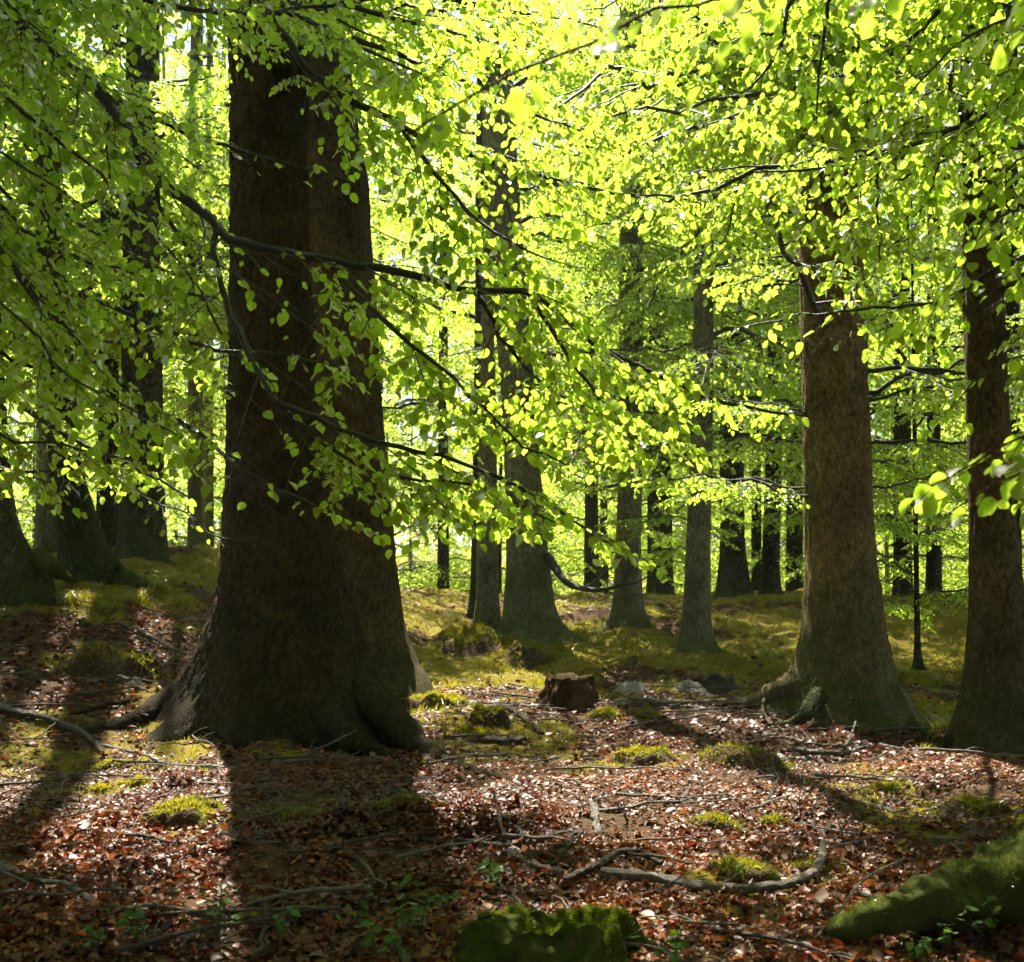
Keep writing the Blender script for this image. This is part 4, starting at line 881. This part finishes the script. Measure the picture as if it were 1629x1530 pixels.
fallen([([(-20,1378),(60,1410),(110,1420),(165,1450),(250,1450),(355,1468)], 15, 7, [6,4,8,2,5,0])], 'deadwood_dark', 'long dark fallen branch entering from the left edge low down', 1)
fallen([([(160,1187),(205,1196),(250,1215),(320,1222),(392,1229)], 6, 3, None)], 'deadwood', 'thin pale twig across the litter below the massive root', 2)
fallen([([(955,1398),(1010,1406),(1060,1412),(1120,1422),(1200,1428),(1262,1416),(1300,1396),(1312,1366)], 17, 11, [4,6,4,4,6,6,10,22])], 'deadwood', 'long bleached fallen branch with upturned end in the right foreground', 3, lift=.7)
fallen([([(900,1408),(950,1392),(985,1374),(1020,1374),(1052,1384)], 13, 9, [3,8,14,12,6]), ([(985,1374),(1010,1400),(1040,1425)], 5, 2, [10,6,2])], 'deadwood_dark', 'arched brown branch lying over the bleached one', 4, lift=.7)
fallen([([(808,1366),(850,1384),(893,1398)], 18, 12, None)], 'deadwood', 'short thick white piece of branch in the litter', 5, lift=.7)
fallen([([(620,1340),(735,1346),(800,1353),(845,1347),(885,1335),(925,1331)], 6, 9, [2,4,4,4,6,4]), ([(812,1350),(800,1335),(785,1300)], 6, 4, [2,12,40]), ([(845,1347),(830,1335),(818,1330)], 14, 10, [2,4,6])], 'deadwood_dark', 'forked dark branch with raised prong near the middle foreground', 6)
fallen([([(952,1334),(948,1322),(944,1310)], 11, 13, [2,14,30])], 'deadwood', 'pale stub standing up out of the litter', 7)
fallen([([(778,1132),(805,1136),(830,1146),(862,1170)], 10, 8, [6,8,6,0])], 'deadwood_dark', 'curved brown stick in the yellow moss', 8)
fallen([([(770,1182),(800,1184),(836,1180)], 14, 12, None)], 'deadwood_dark', 'short stubby log below the curved brown stick', 9)
fallen([([(782,1120),(810,1122),(850,1126)], 6, 4, None)], 'deadwood', 'short grey stick in front of the broken stump', 10)
fallen([([(1000,1116),(1060,1122),(1130,1120),(1200,1124)], 7, 4, [3,3,2,2]), ([(1010,1120),(1080,1124),(1150,1128)], 4, 3, None)], 'deadwood', 'pale stick lying along the long root of the brown trunk', 11)
fallen([([(1216,1132),(1214,1142),(1226,1156),(1236,1158)], 5, 4, [20,12,3,0])], 'deadwood_dark', 'small looped twig at the brown trunk foot', 12)
fallen([([(1262,1196),(1340,1200),(1420,1194)], 9, 5, None), ([(1340,1200),(1352,1190),(1362,1178)], 5, 3, [3,14,30])], 'deadwood', 'grey stick with upright prong below the brown trunk', 13)
fallen([([(1250,1176),(1300,1186),(1345,1188)], 7, 5, None)], 'deadwood', 'shorter grey stick just behind the pronged one', 14)
fallen([([(1300,1208),(1380,1210),(1440,1200)], 5, 3, None)], 'deadwood', 'thin pale stick in front of the pronged one', 15)
fallen([([(1345,1276),(1385,1284),(1430,1296)], 9, 7, None)], 'deadwood', 'brown stick piece behind the sapling twigs', 16)
fallen([([(1450,1302),(1500,1304),(1550,1300)], 6, 4, None)], 'deadwood_dark', 'dark stick left of the lower right mossy hummock', 17)
fallen([([(1480,1336),(1530,1340),(1580,1338)], 7, 5, None)], 'deadwood', 'pale stick just above the thick mossy root', 18)
fallen([([(1118,1192),(1140,1204),(1162,1218)], 8, 7, [8,5,2])], 'deadwood_dark', 'red-brown stick leaning on the long earth bank', 19)
fallen([([(1150,1462),(1230,1468),(1300,1460),(1360,1446)], 5, 3, None), ([(1180,1470),(1230,1476),(1300,1474)], 4, 2, None)], 'deadwood_dark', 'dark forked twig in front of the bleached branch', 20)
fallen([([(1290,1505),(1330,1480),(1375,1452),(1440,1425)], 5, 3, [2,20,50,60])], 'deadwood', 'thin bare twig lying over the mossy root', 21)
fallen([([(540,1425),(620,1420),(700,1414),(790,1420),(880,1434)], 5, 3, [2,3,4,4,2])], 'deadwood_dark', 'long thin dark twig behind the rotting stump', 22)
fallen([([(690,1266),(730,1276),(780,1290)], 5, 3, None)], 'deadwood', 'pale twig in the litter right of the massive root', 23)
fallen([([(-10,1128),(40,1142),(90,1156),(135,1176),(170,1206)], 12, 6, [4,5,5,4,0]), ([(90,1156),(75,1168),(62,1178)], 4, 2, [5,6,2]), ([(72,1150),(78,1140),(82,1132)], 4, 3, [6,16,26])], 'deadwood_dark', 'branchy dead limb at the left edge below the bank', 24)
fallen([([(90,1112),(150,1108),(210,1100),(240,1102)], 6, 3, [2,4,4,0])], 'deadwood_dark', 'thin dark stick along the massive tree left root', 25)
fallen([([(188,996),(235,1014),(270,1034),(308,1046)], 6, 4, [3,3,3,0])], 'deadwood', 'pale stick slanting down the left bank', 26)
fallen([([(285,990),(310,988),(336,988)], 5, 4, None)], 'deadwood', 'short white stick beside the massive trunk, on the bank', 27)
fallen([([(80,908),(105,916),(130,921),(150,914)], 9, 5, [6,4,3,6])], 'deadwood', 'bleached grey branch at the foot of the leaning mossy trunk', 28)
fallen([([(1270,1370),(1400,1345),(1500,1350),(1590,1362)], 3, 2, [6,12,12,4])], 'deadwood_dark', 'thin dark twig arching behind the mossy root', 29)
fallen([([(700,1428),(560,1445),(440,1470)], 3, 2, [2,3,2])], 'deadwood_dark', 'wispy dark twig left of the rotting stump', 30)

TW = []
for k in range(6):
    rg = np.random.default_rng(800 + k); a = Acc(); P = np.zeros((9, 3)); P[:, 0] = np.linspace(-.5, .5, 9); P[:, 1] = np.cumsum(rg.normal(0, .03, 9)); P[:, 2] = .02 + np.abs(np.cumsum(rg.normal(0, .012, 9)))
    tube(a, P, np.linspace(.016, .005, 9), 6, rough=.3, seed=k)
    for q in (3, 5):
        e = P[q] + np.array([rg.uniform(.1, .25), rg.uniform(-.2, .2), rg.uniform(.0, .12)]); tube(a, smooth_path([P[q], (P[q] + e) / 2 + [0, 0, .02], e], 5), np.linspace(.006, .002, 5), 4)
    TW.append([a.mesh('twig', M['deadwood']), a.mesh('twig_dark', M['deadwood_dark'])])
for q in range(230):
    y = math.sqrt(rl.uniform(4.8**2, 14**2)); x = rl.uniform(-.43, .43) * y; pale = rl.random() < .5
    o = obj('twig', TW[int(rl.integers(6))][0 if pale else 1], None, (x, y, float(H(x, y)) + .005)); s = rl.uniform(.25, .95)
    o.rotation_euler = (rl.normal(0, .15), rl.normal(0, .08), rl.uniform(0, 6.28) if rl.random() < .5 else rl.normal(0, .5)); o.scale = (s, s, s * .9)
    tag(o, ('small pale' if pale else 'small dark') + ' twig strewn on the leaf litter', 'twig', ('pale' if pale else 'dark') + ' twigs strewn on the floor')

# ------------------------------------------------------------------ seedlings, bare sapling, grass tufts
def seedling(px, py, h, nleaf, size, label, seed, mat='herb'):
    p = on_ground(px, py); rg = np.random.default_rng(seed); root = empty('seedling', p); tag(root, label, 'plant', None)
    rows = []; a = Acc()
    for q in range(max(2, nleaf // 4)):
        e = np.array([rg.normal(0, .35) * h, rg.normal(0, .3) * h, h * rg.uniform(.6, 1.1)]); P = smooth_path([[0, 0, 0], e * .5 + [0, 0, .1 * h], e], 7); tube(a, P, np.linspace(.0022, .001, 7), 4)
        for k in range(4):
            i = int(rg.integers(3, 7)); yaw = rg.uniform(0, 6.28); rows.append(np.r_[P[i], math.cos(yaw), math.sin(yaw), rg.normal(-.1, .3), rg.normal(0, .35), rg.normal(0, .35), 1, size * rg.uniform(.6, 1.2), rg.random()])
    obj('stem', a.mesh('stem', M['twig']), root)
    for r in rows:
        d = nrm(r[3:6]); s = nrm(np.cross(r[6:9], d)); nn = np.cross(d, s); o = obj('leaf', HERB[int(rg.integers(5))], root)
        o.matrix_local = Matrix.Translation(Vector(r[:3])) @ Matrix(((d[0], s[0], nn[0], 0), (d[1], s[1], nn[1], 0), (d[2], s[2], nn[2], 0), (0, 0, 0, 1))) @ Matrix.Scale(float(r[9]), 4)
HERB = []
for k in range(5):
    a = Acc(); add_leaves(a, [[0,0,0, 1,0,0, 0,0,1, 1.0, .2 + .15 * k]], 'near', np.random.default_rng(k + 50)); HERB.append(a.mesh('herb_leaf', M['herb']))
SEED = [(150,1525,'seedling at the bottom edge, leftmost of the green row'), (225,1518,'seedling at the bottom edge right of the leftmost one'), (345,1500,'seedling in the dark litter at the lower left'),
 (440,1505,'dense seedling left of the rotting stump'), (600,1528,'tall green seedling clump just left of the rotting stump'), (665,1505,'green seedling touching the rotting stump left side'), (705,1455,'seedling behind the left of the rotting stump'),
 (790,1428,'little green sprig behind the rotting stump top'), (560,1490,'low seedling between the dense and tall ones'), (640,1545,'leafy seedling at the bottom edge by the stump'),
 (1500,1520,'round-leaved seedling under the mossy root'), (1550,1512,'second round-leaved seedling nearer the right edge'), (1460,1540,'round-leaved seedling at bottom edge below the mossy root'), (1075,1540,'low green plant right of the rotting stump')]
for k, (px, py, lab) in enumerate(SEED): seedling(px, py, .13 + .05 * (k % 3), 16 + 4 * (k % 3), .042 + .008 * (k % 2), lab, 900 + k)
def sapling(px, py, hpx, label, seed):
    p = on_ground(px, py); rg = np.random.default_rng(seed); m = p[1] / FPX; h = hpx * m; a = Acc()
    def shoot(q, d, ln, r, lv):
        e = q + d * ln; P = smooth_path([q, (q + e) / 2 + rg.normal(0, .06 * ln, 3), e], 8); tube(a, P, np.linspace(r, r * .4, 8), 5)
        if lv:
            for k in range(4): shoot(P[int(rg.integers(2, 8))], nrm(d + rg.normal(0, .55, 3)), ln * rg.uniform(.35, .6), r * .55, lv - 1)
    for k in range(3): shoot(p - [0, 0, .02], nrm(np.array([rg.normal(0, .45), rg.normal(0, .3), 1])), h * rg.uniform(.6, .8), .005, 2)
    tag(obj('bare_sapling', a.mesh('bare_sapling', M['twig'])), label, 'sapling')
sapling(1275,1305,110, 'bare dark twiggy sapling standing in the sunlit litter at right', 1); sapling(1345,1350,70, 'low bare twiggy sapling behind the upturned branch end', 2); sapling(1000,1310,60, 'bare thin sapling behind the pale standing stub', 3)
def tuft(px, py, n, h, label, seed, t=.5):
    p = on_ground(px, py); rg = np.random.default_rng(seed); a = Acc()
    for q in range(n):
        yaw = rg.uniform(0, 6.28); d = np.array([math.cos(yaw), math.sin(yaw), 0]); ln = h * rg.uniform(.5, 1.2); b = p + rg.normal(0, .06, 3) * [1, 1, 0]; u = np.linspace(0, 1, 5)[:, None]
        P = b + d * ln * .7 * u ** 1.6 + np.array([0, 0, 1.0]) * ln * (u - .45 * u ** 2); w = np.cross(d, [0, 0, 1]) * .004 * (1 - u * .85)
        V = np.concatenate([P - w, P + w]); k = np.arange(4); a.add(V, np.stack([k, k+1, k+6, k+5], -1), min(1, max(0, t + rg.normal(0, .15))))
    tag(obj('grass_tuft', a.mesh('grass_tuft', M['moss_blade'], smooth=False)), label, 'grass')
for k, (px, py, n, h, lab) in enumerate(((255,942,150,.35,'arching grass tuft on the crest beside the broad dark trunk'), (215,962,140,.3,'green grass tuft on the left bank below the broad trunk'), (165,975,120,.25,'grass tuft on the left bank slope under the leaning trunk'), (110,960,110,.25,'low grass tuft near the edge tree on the bank'),
        (1500,1166,140,.25,'dry pale grass tuft between the two right-hand trunks'), (1430,1075,80,.2,'small grass tuft behind the brown trunk'), (1500,1090,80,.2,'grass tuft on the slope left of the right-edge trunk'), (290,965,120,.25,'grass tuft at the foot of the post-straight trunks'))):
    tuft(px, py, n, h, lab, 950 + k, .3 if 'dry' not in lab else .9)

# ------------------------------------------------------------------ air
m, nt, out = mat_new('haze_air'); pv = N(nt, 'ShaderNodeVolumePrincipled'); pv.inputs['Color'].default_value = (.96, 1.0, .92, 1); pv.inputs['Density'].default_value = .0004; pv.inputs['Anisotropy'].default_value = .35  # thin volume added for a glow over the far wood
nt.links.new(pv.outputs[0], out.inputs['Volume'])
a = Acc(); V = np.array([[x, y, z] for x in (-1900, 1900) for y in (-1700, 1900) for z in (-5, 48.0)]); a.add(V, [[0,1,3,2],[4,6,7,5],[0,4,5,1],[2,3,7,6],[0,2,6,4],[1,5,7,3]])
tag(obj('haze', a.mesh('haze', m, smooth=False)), 'thin haze added to pale the far wood and lift its glow', None, None, 'stuff')
cy.volume_bounces = 0; cy.volume_step_rate = 5
